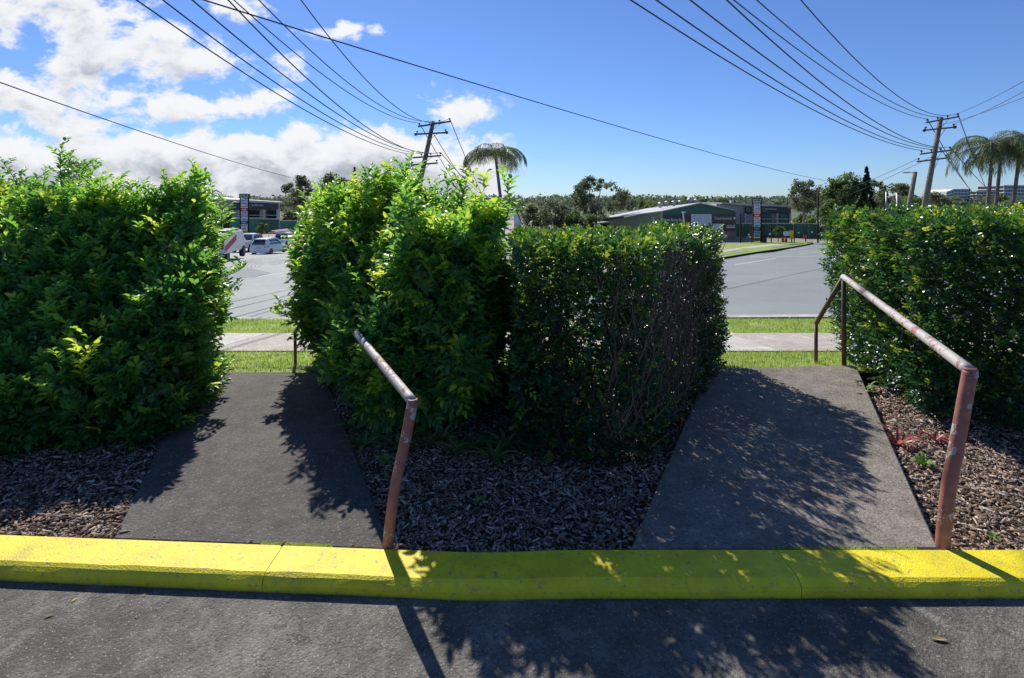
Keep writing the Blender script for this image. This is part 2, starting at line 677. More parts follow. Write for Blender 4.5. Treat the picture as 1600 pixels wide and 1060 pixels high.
M_dryyel = simple('yellow_fallen_leaf', (.70, .52, .05), .7, vary=.1, scale=40)
M_purple = simple('lilac_wrapper', (.50, .42, .62), .5)


def verge_mat():
    m, t = mat('verge_turf')
    P = t.node('ShaderNodeNewGeometry').outputs['Position']
    n = t.noise(P, 2.0, 4, .6)
    f = t.noise(P, 45, 4, .7)
    c = t.mix(t.smooth(n, .3, .7), (.18, .26, .045), (.27, .34, .075))
    c = t.mix(t.math('MULTIPLY', t.smooth(f, .5, .7), .5), c, (.30, .30, .12))
    c = t.mix(t.math('MULTIPLY', t.smooth(f, .45, .3), .5), c, (.05, .07, .02))
    b = pbsdf(t, c, .9, bump(t, f, .8, .02))
    finish(t, b)
    return m


M_verge = verge_mat()
M_earth = simple('pale_yard_earth', (.34, .28, .22), .95, vary=.15, scale=.4)
M_farland = simple('far_land', (.09, .11, .06), .95, vary=.3, scale=.05)


def rail_mat():
    m, t = mat('flaking_red_paint')
    P = t.node('ShaderNodeNewGeometry').outputs['Position']
    n = t.noise(P, 9, 6, .68, .3)
    a = t.node('ShaderNodeAttribute')
    a.attribute_name = 'wear'
    w = t.math('ADD', n, t.math('MULTIPLY', a.outputs['Fac'], .17))
    fine = t.noise(P, 55, 4, .7)
    w = t.math('ADD', w, t.math('MULTIPLY', t.math('SUBTRACT', fine, .5), .30))
    c = t.mix(t.smooth(t.noise(P, 14, 4), .3, .7), (.27, .10, .08), (.38, .155, .125))
    c = t.mix(t.smooth(w, .595, .625), c, (.44, .41, .38))
    c = t.mix(t.math('MULTIPLY', t.smooth(t.noise(P, 30, 4, .7), .62, .70), .8), c, (.16, .07, .035))
    b = pbsdf(t, c, .6, bump(t, t.smooth(w, .56, .62), .6, .003))
    finish(t, b)
    return m


M_rail = rail_mat()
M_railbrown = simple('dull_brown_rail_paint', (.13, .075, .055), .6, vary=.25, scale=20)

# ---------------------------------------------------------------- ground, roads, paths


def strip(name, ys, x0, x1, nx, zf, m, kind='structure', label=None):
    xs = np.linspace(x0, x1, nx)
    V = []
    for Y in ys:
        for X in xs:
            V.append((X, Y, zf(X, Y)))
    V = np.array(V)
    F = []
    for j in range(len(ys) - 1):
        for i in range(nx - 1):
            a = j * nx + i
            F.append((a, a + 1, a + nx + 1, a + nx))
    o = link(name, np_mesh(name, V, np.array(F)), m)
    tagset(o, label, kind=kind)
    return o


def hillz(X, Y):
    if Y <= 130:
        return prof(max(Y, 4.6)) - 0.09 if Y > 4.6 else -0.16
    k = 1.0 + 0.35 * math.sin(X * .011 + 1.3) + 0.2 * math.sin(X * .031)
    return -3.35 + (prof(Y) + 3.26) * k


ys = list(np.concatenate([[-60, -10, 2.1, 4.6], np.linspace(4.61, 8.9, 8), [8.92, 15, 20, 25, 30, 35, 40, 44, 50, 55, 60], np.linspace(65, 130, 6), np.linspace(140, 420, 16), [700, 1500]]))
strip('ground', ys, -1600, 1600, 161, hillz, M_farland)

# car park in front of the kerb
strip('car_park', [-8, -2, 0, .8, 1.2, 1.6, 2.0, 2.12], -9, 9, 40, lambda X, Y: -0.056 + .0, M_asphalt)

# planting bed behind the kerb
P_ = []
xs = np.linspace(-7.5, 7.5, 301)
ysb = np.linspace(2.08, 4.72, 60)
XX, YY = np.meshgrid(xs, ysb)
KB = np.where(XX < 0, 2.178 - .0543 * XX, 2.2035) - .06
YY = KB + (YY - 2.08) * (4.72 - KB) / (4.72 - 2.08)
pts = np.stack([XX.ravel(), YY.ravel(), np.zeros(XX.size)], 1)


def bedz(P):
    n = vnoise(P, 2.2) * .035 + vnoise(P + 9.1, 9.0) * .02
    base = np.where(P[:, 0] > 0.9, -0.075, np.where(P[:, 0] > -1.1, -.045, -.03))
    # soil heaps up a little against the left bush
    return base + n


pts[:, 2] = bedz(pts)
nx, ny = len(xs), len(ysb)
ii = np.arange((ny - 1) * nx).reshape(ny - 1, nx)[:, :-1].ravel()
F = np.stack([ii, ii + 1, ii + nx + 1, ii + nx], 1)
tagset(link('planting_bed', np_mesh('planting_bed', pts, F), M_soil), 'dark mulched soil bed behind the yellow kerb', kind='structure')

# ramps: corners on level ground from the photograph
g0 = lambda x, y: Vector(((x - 800) * 1200.0 / (y - 315) / 800.0, 1200.0 / (y - 315), 0))


def slab_mesh(name, poly, ztop, zbot, top, sidem, parent=None, bev=.008):
    mb = MB().prism([(p[0], p[1]) for p in poly], zbot, ztop)
    o = mb.build(name, top, parent, bevel=bev)
    return o


rampL = slab_mesh('ramp', [g0(176, 842), g0(613, 859), g0(507, 583), g0(306, 582)], 0.0, -.16, M_rampL, M_side)
tagset(rampL, 'dark concrete ramp slab between the two loose bushes', kind='structure')
rampR = slab_mesh('ramp', [g0(985, 857), g0(1467, 857), g0(1337, 570), g0(1106, 576)], 0.0, -.16, M_rampR, M_side)
tagset(rampR, 'concrete ramp slab with dappled shade between the clipped hedges', kind='structure')

# yellow kerb in sections; top edge rounded, joints open by a few millimetres
kerb = bpy.data.objects.new('yellow_kerb', None)
COL.objects.link(kerb)
tagset(kerb, 'bright yellow painted concrete kerb along the car park', kind='structure')


def kerb_back(X):
    t = min(1, max(0, (X + .3) / .6)); t = t * t * (3 - 2 * t)
    return (2.178 - .0543 * min(X, 0)) * (1 - t) + 2.2035 * t


def kerb_front(X):
    t = min(1, max(0, (X + .3) / .6)); t = t * t * (3 - 2 * t)
    return (1.985 - .0543 * min(X, 0)) * (1 - t) + 2.005 * t


def kerb_section(xa, xb):
    prof_ = [(0, -.16), (0, -.028), (0.006, -.012), (.016, -.002), (.03, 0.006), (.97, .004), (1, -.004), (1, -.16)]
    mb = MB()
    n = max(2, int((xb - xa) / .04))
    X = [xa + (xb - xa) * i / n for i in range(n + 1)]
    k = len(prof_)
    for i, x in enumerate(X):
        f, b = kerb_front(x), kerb_back(x)
        for j, (a, z) in enumerate(prof_):
            w = a * (b - f) if a in (0, .97, 1) else a
            wob = (vnoise(np.array([[x, j * .4, 3.0]]), 9.0)[0] * .007) if 0 < j < 5 else 0
            mb.v.append((x, f + w + wob, z + (wob * .5 if j > 1 else 0)))
    for i in range(n):
        for j in range(k - 1):
            a = i * k + j
            mb.f.append((a, a + k, a + k + 1, a + 1))
    mb.f.append(tuple(range(k)))
    mb.f.append(tuple(n * k + j for j in reversed(range(k))))
    return mb.build('kerb_stone', M_kerb, kerb, smooth=False)


joints = [-7.5, -3.4, -.995, 1.135, 3.6, 7.5]
for a, b in zip(joints[:-1], joints[1:]):
    kerb_section(a + .0015, b - .0015)

# verge, footpath and pale kerb
zv = lambda X, Y: prof(Y)
strip('grass_verge', [4.55, 4.62, 5.0, 5.5, 5.58], -11, 11, 12, lambda X, Y: prof(max(Y, 4.61)) - .01, M_verge)
strip('grass_verge', [6.78, 7.2, 8.0, 8.82], -11, 11, 12, lambda X, Y: prof(Y) - .01, M_verge)
fp = bpy.data.objects.new('footpath', None)
COL.objects.link(fp)
tagset(fp, 'pale concrete footpath crossing the grass verge', kind='structure')


def yat(y):      # distance at which the verge shows on picture row y
    return gpx(800, y).y


Ya, Yb = yat(549), yat(521)
jx = [-10.6, -8.5, -6.6, -5.2, -3.32, -1.2, .9, 2.93, 5.1, 7.3, 9.5]
for i, (a, b) in enumerate(zip(jx[:-1], jx[1:])):
    mb = MB()
    a, b = a + .006, b - .006
    pz = lambda Y: prof(Y) + .004
    vs = [(a, Ya, pz(Ya) - .1), (b, Ya, pz(Ya) - .1), (b, Yb, pz(Yb) - .1), (a, Yb, pz(Yb) - .1), (a, Ya, pz(Ya)), (b, Ya, pz(Ya)), (b, Yb, pz(Yb)), (a, Yb, pz(Yb))]
    mb.add(vs, [(0, 3, 2, 1), (4, 5, 6, 7), (0, 1, 5, 4), (1, 2, 6, 5), (2, 3, 7, 6), (3, 0, 4, 7)])
    mb.build('slab', M_slab2 if i in (3, 6) else M_slab, fp, bevel=.005)

pk = bpy.data.objects.new('pale_kerb', None)
COL.objects.link(pk)
tagset(pk, 'pale concrete kerb at the near edge of the road', kind='structure')
kx = np.arange(-11, 11.1, 1.22)
for a, b in zip(kx[:-1], kx[1:]):
    mb = MB()
    off = lambda X: 8.80 + max(0, X) * .03 - (0.06 if X < 0 else 0)
    ya, yb = off(a), off(b)
    a2, b2 = a + .005, b - .005
    z = -.52
    mb.add([(a2, ya, z - .3), (b2, yb, z - .3), (b2, yb + .34, z - .3), (a2, ya + .34, z - .3), (a2, ya, z), (b2, yb, z), (b2, yb + .30, z - .02), (a2, ya + .30, z - .02)],
           [(0, 3, 2, 1), (4, 5, 6, 7), (0, 1, 5, 4), (1, 2, 6, 5), (2, 3, 7, 6), (3, 0, 4, 7)])
    mb.build('kerb_stone', M_pkerb, pk, bevel=.012)

strip('road', [8.95, 12, 20, 30, 40, 44, 50, 60.5], -90, 90, 30, lambda X, Y: prof(Y) - .02, M_road)
strip('yard', [60.45, 64, 90, 130], -140, 140, 10, lambda X, Y: -3.29, M_earth)


def ground_poly(name, pix, lift, m, label, kind='structure'):
    mb = MB()
    pts = [gpx(x, y, lift) for x, y in pix]
    mb.add(pts, [tuple(range(len(pts)))])
    o = mb.build(name, m)
    tagset(o, label, kind=kind)
    return o


# far grass island with its dark kerb, right side
fk = [(1085, 413), (1130, 402), (1180, 394), (1230, 387), (1262, 381.5), (1270, 379.5)]
fb = [(1268, 377.5), (1230, 376.5), (1180, 378), (1130, 382), (1060, 388)]
verge_pts = [gpx(x, y, .12) for x, y in fk + fb]
mb = MB()
mb.add(verge_pts, [tuple(range(len(verge_pts)))])
tagset(mb.build('far_verge', M_verge), kind='structure')
mb = MB()
for (p, q) in zip([gpx(x, y, 0) for x, y in fk][:-1], [gpx(x, y, 0) for x, y in fk][1:]):
    n = Vector(((q - p).y, -(q - p).x, 0)).normalized() * .16
    mb.add([p + n * 0, q + n * 0, q - n, p - n] + [k + Vector((0, 0, .14)) for k in (p, q, q - n, p - n)],
           [(0, 1, 5, 4), (4, 5, 6, 7), (2, 3, 7, 6)])
tagset(mb.build('far_kerb', M_side), kind='structure')
ground_poly('far_footpath', [(1100, 399), (1165, 389), (1235, 380.5), (1228, 379.3), (1160, 386.5), (1098, 396)], .125, M_slab2, None)


def ground_line(pix, w, m, name='road_marking'):
    mb = MB()
    ps = [gpx(x, y, -.012) for x, y in pix]
    for p, q in zip(ps[:-1], ps[1:]):
        n = Vector((-(q - p).y, (q - p).x, 0)).normalized() * w / 2
        mb.add([p - n, q - n, q + n, p + n], [(0, 1, 2, 3)])
    o = mb.build(name, m)
    o['kind'] = 'structure'
    return o


ground_line([(1148, 414), (1180, 409), (1212, 404)], .12, M_line)
ground_line([(1250, 397.5), (1290, 393)], .12, M_line)
ground_line([(1172, 401.5), (1192, 399.5)], .10, M_line)
ground_line([(1235, 391), (1262, 387.5)], .10, M_line)
ground_line([(345, 407), (390, 404), (440, 398)], .10, M_line)
ground_line([(340, 441), (400, 434), (462, 424)], .10, M_line)
ground_poly('painted_road_shadow', [(352, 441), (358, 424), (392, 419), (424, 427), (395, 434)], -.014, M_roadshadow, None)  # shadow on the road, painted as a darker polygon
# curved tyre scrub marks
for k in range(7):
    a = []
    for i in range(13):
        th = R(200 - i * 14)
        a.append((418 + (10 + k * 4.6) * math.cos(th) * 1.35, 416 - (3.2 + k * 1.7) * math.sin(th) * .9))
    ground_line(a, .06, M_tyremark, 'tyre_mark')

# ---------------------------------------------------------------- grass blades
n = 80000
gx = RNG.uniform(-7, 7, n)
lower = RNG.random(n) < .40
gy = np.where(lower, RNG.uniform(4.58, Ya - .005, n), RNG.uniform(Yb + .005, 8.8, n))
gy = gy + np.where(RNG.random(n) < .12, vnoise(np.stack([gx, gy, gy * 0], 1), 3.0) * .14 + RNG.normal(0, .012, n), 0)
worn = vnoise(np.stack([gx, gy, gy * 0 + 4], 1), 1.3) > .30
gy = np.where(worn & (RNG.random(n) < .7), 4.55, gy)
gz = np.array([prof(max(y, 4.61)) for y in gy]) - .012
ln = RNG.uniform(.02, .05, n)
ang = RNG.uniform(0, 2 * np.pi, n)
lean = RNG.uniform(.2, .9, n) * ln
w = RNG.uniform(.0025, .005, n)
B = np.stack([gx, gy, gz], 1)
wd = np.stack([np.cos(ang + 1.57), np.sin(ang + 1.57), np.zeros(n)], 1) * w[:, None]
tp = B + np.stack([np.cos(ang) * lean, np.sin(ang) * lean, ln], 1)
V = np.stack([B - wd, B + wd, tp], 1).reshape(-1, 3)
tone = np.repeat(np.clip(RNG.normal(.5, .22, n) + vnoise(B, 1.5) * .5, 0, 1), 3)
o = link('grass', np_mesh('grass', V, np.arange(3 * n).reshape(n, 3), {'tone': tone}), M_grass)
tagset(o, 'short bright green mown grass either side of the footpath', 'grass', kind='stuff')

# ---------------------------------------------------------------- wood chip mulch


def inpoly(P, poly):
    x, y = P[:, 0], P[:, 1]
    r = np.zeros(len(P), bool)
    n = len(poly)
    for i in range(n):
        x1, y1 = poly[i][0], poly[i][1]
        x2, y2 = poly[(i + 1) % n][0], poly[(i + 1) % n][1]
        c = ((y1 > y) != (y2 > y)) & (x < (x2 - x1) * (y - y1) / (y2 - y1 + 1e-12) + x1)
        r ^= c
    return r


RL = [g0(176, 842), g0(613, 859), g0(507, 583), g0(306, 582)]
RR = [g0(985, 857), g0(1467, 857), g0(1337, 570), g0(1106, 576)]


def chips(n, x0, x1, y0, y1, seed):
    r = np.random.default_rng(seed)
    P = np.stack([r.uniform(x0, x1, n), r.uniform(y0, y1, n) if seed else 0, np.zeros(n)], 1)
    kb = np.array([kerb_back(x) for x in P[:, 0]])
    Pj = P + r.normal(0, .035, P.shape) * (r.random((len(P), 1)) < .05)
    on_ramp = inpoly(P, RL) | inpoly(P, RR)
    spill = on_ramp & ~(inpoly(Pj, RL) | inpoly(Pj, RR))
    ok = (~on_ramp | spill) & (P[:, 1] > kb + .01)
    lift = np.where(spill, 1.0, 0.0)[ok]
    P = P[ok]
    n = len(P)
    P[:, 2] = np.where(lift > 0, .001, bedz(P)) + r.uniform(.001, .016, n) * np.where(lift > 0, .15, 1) + np.clip(vnoise(P, 7.0), 0, 1) * .03 * (1 - lift)
    L = r.gamma(2.2, .0075, n) + .006
    W = L * r.uniform(.08, .28, n)
    W = np.clip(W, .0012, .0065)
    T = r.uniform(.001, .003, n)
    yaw = r.uniform(0, 2 * np.pi, n)
    pit = r.normal(0, .28, n) * (1 - lift * .8)
    rol = r.normal(0, .35, n) * (1 - lift * .8)
    d = np.stack([np.cos(yaw) * np.cos(pit), np.sin(yaw) * np.cos(pit), np.sin(pit)], 1)
    s = np.stack([-np.sin(yaw) * np.cos(rol), np.cos(yaw) * np.cos(rol), np.sin(rol)], 1)
    u = np.cross(d, s)
    tmp = np.array([(-.5, -.5, 0), (.45, -.35, 0), (.5, .3, 0), (-.4, .5, 0), (-.5, -.4, 1), (.4, -.3, 1), (.45, .25, 1), (-.4, .4, 1)])
    tmp = tmp[None] * 1.0 + r.uniform(-.08, .08, (n, 8, 3)) * np.array([1, 1, .4])
    V = P[:, None] + d[:, None] * (tmp[..., 0:1] * L[:, None, None]) + s[:, None] * (tmp[..., 1:2] * 2 * W[:, None, None]) + u[:, None] * (tmp[..., 2:3] * T[:, None, None] * 2)
    f = np.array([(4, 5, 6, 7), (0, 1, 5, 4), (1, 2, 6, 5), (2, 3, 7, 6), (3, 0, 4, 7)])
    F = (np.arange(n) * 8)[:, None, None] + f[None]
    tone = np.repeat(np.clip(r.beta(1.5, 2.1, n), 0, 1), 8)
    return np_mesh('wood_chips', V.reshape(-1, 3), F.reshape(-1, 4), {'tone': tone})


for lab, (a, b, cnt, sd_) in {'dry grey brown wood chip mulch left of the dark ramp': (-3.6, -.9, 27000, 3),
                              'wood chip mulch filling the bed between the two ramps': (-1.05, 1.3, 27000, 4),
                              'reddish brown wood chip mulch right of the right hand handrail': (1.7, 3.6, 22000, 5)}.items():
    o = link('mulch', chips(cnt, a, b, 2.15, 4.3, sd_), M_chip)
    tagset(o, lab, 'mulch', kind='stuff')

# moss in the joint between ramp and kerb
for lab, xa, xb, sd_ in (('thin line of yellow green moss where the dark ramp meets the kerb', -1.10, -.78, 8), ('thin line of yellow green moss where the dappled ramp meets the kerb', 1.12, 1.75, 9)):
    r = np.random.default_rng(sd_)
    n = 1600
    X = r.uniform(xa, xb, n)
    Bm = np.stack([X, np.array([kerb_back(x) for x in X]) + r.normal(.006, .006, n), np.full(n, -.002)], 1)
    a = r.uniform(0, 6.28, n)
    hm = r.uniform(.003, .010, n)
    wd = np.stack([np.cos(a), np.sin(a), 0 * a], 1) * .0025
    tp = Bm + np.stack([r.normal(0, .003, n), r.normal(0, .003, n), hm], 1)
    V = np.stack([Bm - wd, Bm + wd, tp], 1).reshape(-1, 3)
    o = link('moss', np_mesh('moss', V, np.arange(3 * n).reshape(n, 3), {'tone': np.repeat(r.uniform(.3, 1, n), 3)}), M_grass)
    tagset(o, lab, 'moss', kind='stuff')

# ---------------------------------------------------------------- leaves and bushes
LEAF_T = np.array([(0, 0, 0), (.35, -.5, .10), (.38, 0, -.02), (.35, .5, .10), (.72, -.36, .06), (.74, 0, -.08), (.72, .36, .06), (1, 0, -.2)])
LEAF_F = [np.array([(0, 1, 2), (0, 2, 3), (4, 7, 5), (5, 7, 6)]), np.array([(1, 4, 5, 2), (2, 5, 6, 3)])]


def unit(a):
    return a / np.maximum(np.linalg.norm(a, axis=1, keepdims=True), 1e-9)


def leaf_arrays(base, d, nrm, L, ratio, r):
    d = unit(d)
    s = unit(np.cross(nrm, d))
    n = np.cross(d, s)
    V = base[:, None] + d[:, None] * (LEAF_T[None, :, 0:1] * L[:, None, None]) + s[:, None] * (LEAF_T[None, :, 1:2] * (L * ratio)[:, None, None]) + n[:, None] * (LEAF_T[None, :, 2:3] * L[:, None, None])
    return V, d, s, n


def leaves_mesh_mixed(name, V, tone, fine):
    A, Bq = V[fine], V[~fine][:, [0, 1, 3, 4, 6, 7]]
    # coarse leaf: base, two wide points, tip kept, midrib folded
    nA, nB = len(A), len(Bq)
    oa = (np.arange(nA) * 8)[:, None, None]
    ob = nA * 8 + (np.arange(nB) * 6)[:, None, None]
    tri = np.concatenate([(oa + LEAF_F[0][None]).reshape(-1, 3), (ob + np.array([(0, 1, 2), (3, 5, 4)])[None]).reshape(-1, 3)])
    quad = np.concatenate([(oa + LEAF_F[1][None]).reshape(-1, 4), (ob + np.array([(1, 3, 4, 2)])[None]).reshape(-1, 4)])
    tn = np.clip(tone, 0, 1)
    return np_mesh(name, np.concatenate([A.reshape(-1, 3), Bq.reshape(-1, 3)]), [tri, quad], {'tone': np.concatenate([np.repeat(tn[fine], 8), np.repeat(tn[~fine], 6)])})


def leaves_mesh(name, V, tone):
    n = len(V)
    off = (np.arange(n) * 8)[:, None, None]
    Fs = [(off + f[None]).reshape(-1, f.shape[1]) for f in LEAF_F]
    return np_mesh(name, V.reshape(-1, 3), Fs, {'tone': np.repeat(np.clip(tone, 0, 1), 8)})


_leaf_variants = {}


def leaf_variant(mt, k, ratio):
    key = (mt.name, k, ratio)
    if key not in _leaf_variants:
        V, *_ = leaf_arrays(np.zeros((1, 3)), np.array([[1., 0, 0]]), np.array([[0, 0, 1.]]), np.array([1.0]), ratio, None)
        me = leaves_mesh('leaf', V, np.array([k / 5.0]))
        me.materials.append(mt)
        _leaf_variants[key] = me
    return _leaf_variants[key]


def poly_sdf(P2, poly):
    """signed distance to a convex counter-clockwise polygon (negative inside), half-plane version"""
    out = np.full(len(P2), -1e9)
    n = len(poly)
    for i in range(n):
        a = np.array(poly[i][:2])
        b = np.array(poly[(i + 1) % n][:2])
        e = b - a
        nn = np.array([e[1], -e[0]]) / np.hypot(*e)
        out = np.maximum(out, (P2 - a) @ nn)
    return out


def smax(a, b, k):
    h = np.clip(.5 + .5 * (a - b) / k, 0, 1)
    return b * (1 - h) + a * h + k * h * (1 - h)


def bush(name, label, cat, poly, ztop, mt, nspr, seed, z0=-.02, amp=.1, ampf=.03, rnd=.25, autosh=0, core=16000, leafL=.045, ratio=.42, kper=8, sprL=.12, under=.10, young=.25, shell=.07, shoots=(), arms=(), top_fn=None, deep=.30, bulge=0.0, skip=None):
    r = np.random.default_rng(seed)
    poly = [np.array(p) for p in poly]
    ctr = np.mean(poly, axis=0)
    lo = np.array([min(p[0] for p in poly) - .3, min(p[1] for p in poly) - .3, z0])
    hi = np.array([max(p[0] for p in poly) + .3, max(p[1] for p in poly) + .3, ztop + .35])

    def sdf(P):
        zt = ztop if top_fn is None else top_fn(P[:, 0], P[:, 1])
        h = np.clip((P[:, 2] - z0) / (ztop - z0), 0, 1)
        lat = poly_sdf(P[:, :2], poly) + under * np.clip(1 - h * 4, 0, 1) ** 2 - bulge * np.sin(np.pi * h)
        d = smax(lat, P[:, 2] - zt, rnd)
        return d + vnoise(P, 2.1) * amp * 2 + vnoise(P + 5.3, 6.0) * ampf * 2.2

    pts = []
    nrm = []
    tot = 0
    while tot < nspr:
        P = r.uniform(lo, hi, (nspr * 6, 3))
        s = sdf(P)
        dep = -s
        pr = np.where(dep > 0, np.exp(-dep / shell) + .035 * (dep < deep * 3), 0)
        ok = r.random(len(P)) < pr
        P = P[ok]
        e = .03
        g = np.stack([sdf(P + np.array([e, 0, 0])) - sdf(P - np.array([e, 0, 0])), sdf(P + np.array([0, e, 0])) - sdf(P - np.array([0, e, 0])),
                      sdf(P + np.array([0, 0, e])) - sdf(P - np.array([0, 0, e]))], 1)
        pts.append(P)
        nrm.append(unit(g))
        tot += len(P)
    P = np.concatenate(pts)[:nspr]
    N = np.concatenate(nrm)[:nspr]
    if skip is not None:
        keep = r.random(len(P)) > skip(P, N)
        P, N = P[keep], N[keep]
    dep = -sdf(P)
    n = len(P)
    # sprig axis: outwards, some lift
    ax = unit(N * .9 + np.array([0, 0, .45]) + r.normal(0, .45, (n, 3)))
    SL = sprL * r.uniform(.6, 1.35, n)
    # youth of a sprig: high when on the outside and towards the top
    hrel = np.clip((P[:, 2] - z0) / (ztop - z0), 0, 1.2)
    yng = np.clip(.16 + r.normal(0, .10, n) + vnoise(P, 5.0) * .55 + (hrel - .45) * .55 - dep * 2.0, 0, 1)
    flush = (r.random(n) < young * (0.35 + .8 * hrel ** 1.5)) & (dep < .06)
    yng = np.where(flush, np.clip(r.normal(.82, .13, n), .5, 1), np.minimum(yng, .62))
    side0 = unit(np.cross(ax, r.normal(0, 1, (n, 3)) * .35 + np.array([0, 0, 1.0])))
    up0 = np.cross(side0, ax)
    B, D, NN, LL, TT = [], [], [], [], []
    for k in range(kper):
        t = (k + 1) / kper
        last = k == kper - 1
        sg = 1 if k % 2 == 0 else -1
        base = P + ax * (SL * (t - .55))[:, None] - np.array([0, 0, 1.0]) * (SL * .12 * t * t)[:, None]
        if last:
            d = ax + r.normal(0, .15, (n, 3))
        else:
            d = side0 * sg * (1.0 - .25 * t) + ax * (.55 + .3 * t) + up0 * .12 + r.normal(0, .2, (n, 3)) - np.array([0, 0, .15])
        B.append(base)
        D.append(d)
        NN.append(up0 + r.normal(0, .28, (n, 3)))
        LL.append(leafL * r.uniform(.65, 1.25, n) * (1 - .25 * abs(t - .6)))
        TT.append(yng + r.normal(0, .05, n) + (0.10 * t - .05))
    B = np.concatenate(B); D = np.concatenate(D); NN = np.concatenate(NN); LL = np.concatenate(LL); TT = np.concatenate(TT)
    dep_l = np.tile(dep, kper)
    # inner leaves: cheaper faces that close the depth of the plant
    nc = core
    cp = []
    while sum(len(c) for c in cp) < nc:
        Q = r.uniform(lo, hi, (nc * 3, 3))
        s_q = -sdf(Q)
        cp.append(Q[(s_q > .05) & (s_q < .42)])
    Q = np.concatenate(cp)[:nc]
    if skip is not None:
        Q = Q[r.random(len(Q)) > skip(Q, None) ]
    nq = len(Q)
    qd = unit(r.normal(0, 1, (nq, 3)))
    qs = unit(np.cross(qd, r.normal(0, 1, (nq, 3))))
    ql = leafL * r.uniform(1.0, 1.7, nq)
    QV = np.stack([Q - qd * ql[:, None] * .5, Q + qs * (ql * ratio * .6)[:, None], Q + qd * ql[:, None] * .5, Q - qs * (ql * ratio * .6)[:, None]], 1)
    stems = MB()
    todo = []
    if autosh:
        vis = np.where((dep < .05) & (P[:, 2] > .25) & (np.abs(P[:, 0]) < P[:, 1] * 1.02) & (P[:, 0] < hi[0] - .65))[0]
        for i in r.choice(vis, autosh, replace=False):
            dd = Vector(unit((N[i] * r.uniform(.3, 1.0) + np.array([0, -.1, r.uniform(.5, 1.2)]))[None])[0])
            hg = float(r.uniform(.14, .30))
            todo.append((Vector(P[i]) + dd * hg * .55, dd, hg, float(np.clip(r.normal(.62, .2), .2, 1))))
    for (sx_, sy_, sY, hgt, tn) in shoots:
        # start the shoot where the sight line meets the plant
        ys_ = np.linspace(2.7, 5.0, 93)
        ray = np.array([px3(sx_, sy_, q_) for q_ in ys_])
        sr = sdf(ray)
        hit = np.where(sr < .04)[0]
        sY = ys_[hit[0]] if len(hit) else ys_[int(np.argmin(sr))]
        tip = px3(sx_, sy_, float(sY))
        todo.append((tip, Vector((r.normal(0, .12), r.normal(0, .12), 1)).normalized(), hgt, tn))
    for (ax_, ay_, aY, dr_, hgt, tn) in arms:
        todo.append((px3(ax_, ay_, aY), Vector(dr_).normalized(), hgt, tn))
    for (tip, ln_, hgt, tn) in todo:
        base = tip - ln_ * hgt
        bend = Vector((r.normal(0, .03), r.normal(0, .03), 0))
        pts_ = [base + (tip - base) * q + bend * math.sin(q * 3.1) for q in (0, .25, .5, .75, 1)]
        stems.tube(pts_, [.0045, .004, .0032, .0025, .0015], 5)
        m_ = int(hgt / .015)
        for i in range(m_):
            q = (i + 1) / m_
            c = base + (tip - base) * q + bend * math.sin(q * 3.1)
            th = i * 2.4 + r.normal(0, .2)
            o_ = np.array([math.cos(th), math.sin(th), .55 + .7 * q])
            B = np.concatenate([B, [np.array(c)]]); D = np.concatenate([D, [o_]])
            NN = np.concatenate([NN, [np.array([-math.cos(th) * .5, -math.sin(th) * .5, 1.0]) + r.normal(0, .2, 3)]])
            LL = np.append(LL, leafL * r.uniform(.8, 1.25) * (1.1 - .35 * q)); TT = np.append(TT, tn + r.normal(0, .07) + .12 * (q - .5))
            dep_l = np.append(dep_l, -.2)
            if r.random() < .35:
                # short side sprig
                dd = unit(o_[None])[0]
                for j in range(5):
                    bb = np.array(c) + dd * (.018 * (j + 1))
                    sgn = 1 if j % 2 else -1
                    sd2 = np.cross(dd, [0, 0, 1.0]) * sgn
                    B = np.concatenate([B, [bb]]); D = np.concatenate([D, [sd2 + dd * .8 + r.normal(0, .15, 3)]])
                    NN = np.concatenate([NN, [np.array([0, 0, 1.0]) + r.normal(0, .3, 3)]])
                    LL = np.append(LL, leafL * r.uniform(.7, 1.1)); TT = np.append(TT, tn + r.normal(0, .07)); dep_l = np.append(dep_l, -.1)
    V, d_, s_, n_ = leaf_arrays(B, D, NN, LL, ratio, r)
    root = empty(name, (float(ctr[0]), float(ctr[1]), z0), label, cat)
    # the leaves that show largest become leaf objects of their own
    cam_p = np.array([0, 0, H])
    dist = np.linalg.norm(B - cam_p, axis=1)
    front = (dep_l < .035) & (np.abs(B[:, 0]) / B[:, 1] < 1.0)
    cand = np.where(front)[0]
    order = cand[np.argsort(dist[cand] / LL[cand] + r.uniform(0, 12, len(cand)))][:300]
    mask = np.ones(len(B), bool)
    mask[order] = False
    off = np.array(root.location)
    Vn = V[mask] - off
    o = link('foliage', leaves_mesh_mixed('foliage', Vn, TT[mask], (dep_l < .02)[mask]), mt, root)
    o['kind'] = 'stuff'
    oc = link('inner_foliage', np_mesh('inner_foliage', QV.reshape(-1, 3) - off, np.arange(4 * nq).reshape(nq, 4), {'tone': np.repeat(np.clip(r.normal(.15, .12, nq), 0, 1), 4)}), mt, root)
    oc['kind'] = 'stuff'
    for i in order:
        me = leaf_variant(mt, int(round(np.clip(TT[i], 0, 1) * 5)), ratio)
        lo_ = bpy.data.objects.new('leaf', me)
        COL.objects.link(lo_)
        lo_.parent = root
        Rm = Matrix(((d_[i, 0], s_[i, 0], n_[i, 0]), (d_[i, 1], s_[i, 1], n_[i, 1]), (d_[i, 2], s_[i, 2], n_[i, 2]))).to_4x4()
        lo_.matrix_local = Matrix.Translation(Vector(B[i] - off)) @ Rm @ Matrix.Scale(float(LL[i]), 4)
    if stems.v:
        stems.v = [tuple(np.array(v) - off) for v in stems.v]
        so = stems.build('shoot_stems', M_bark, root)
        so['kind'] = 'stuff'
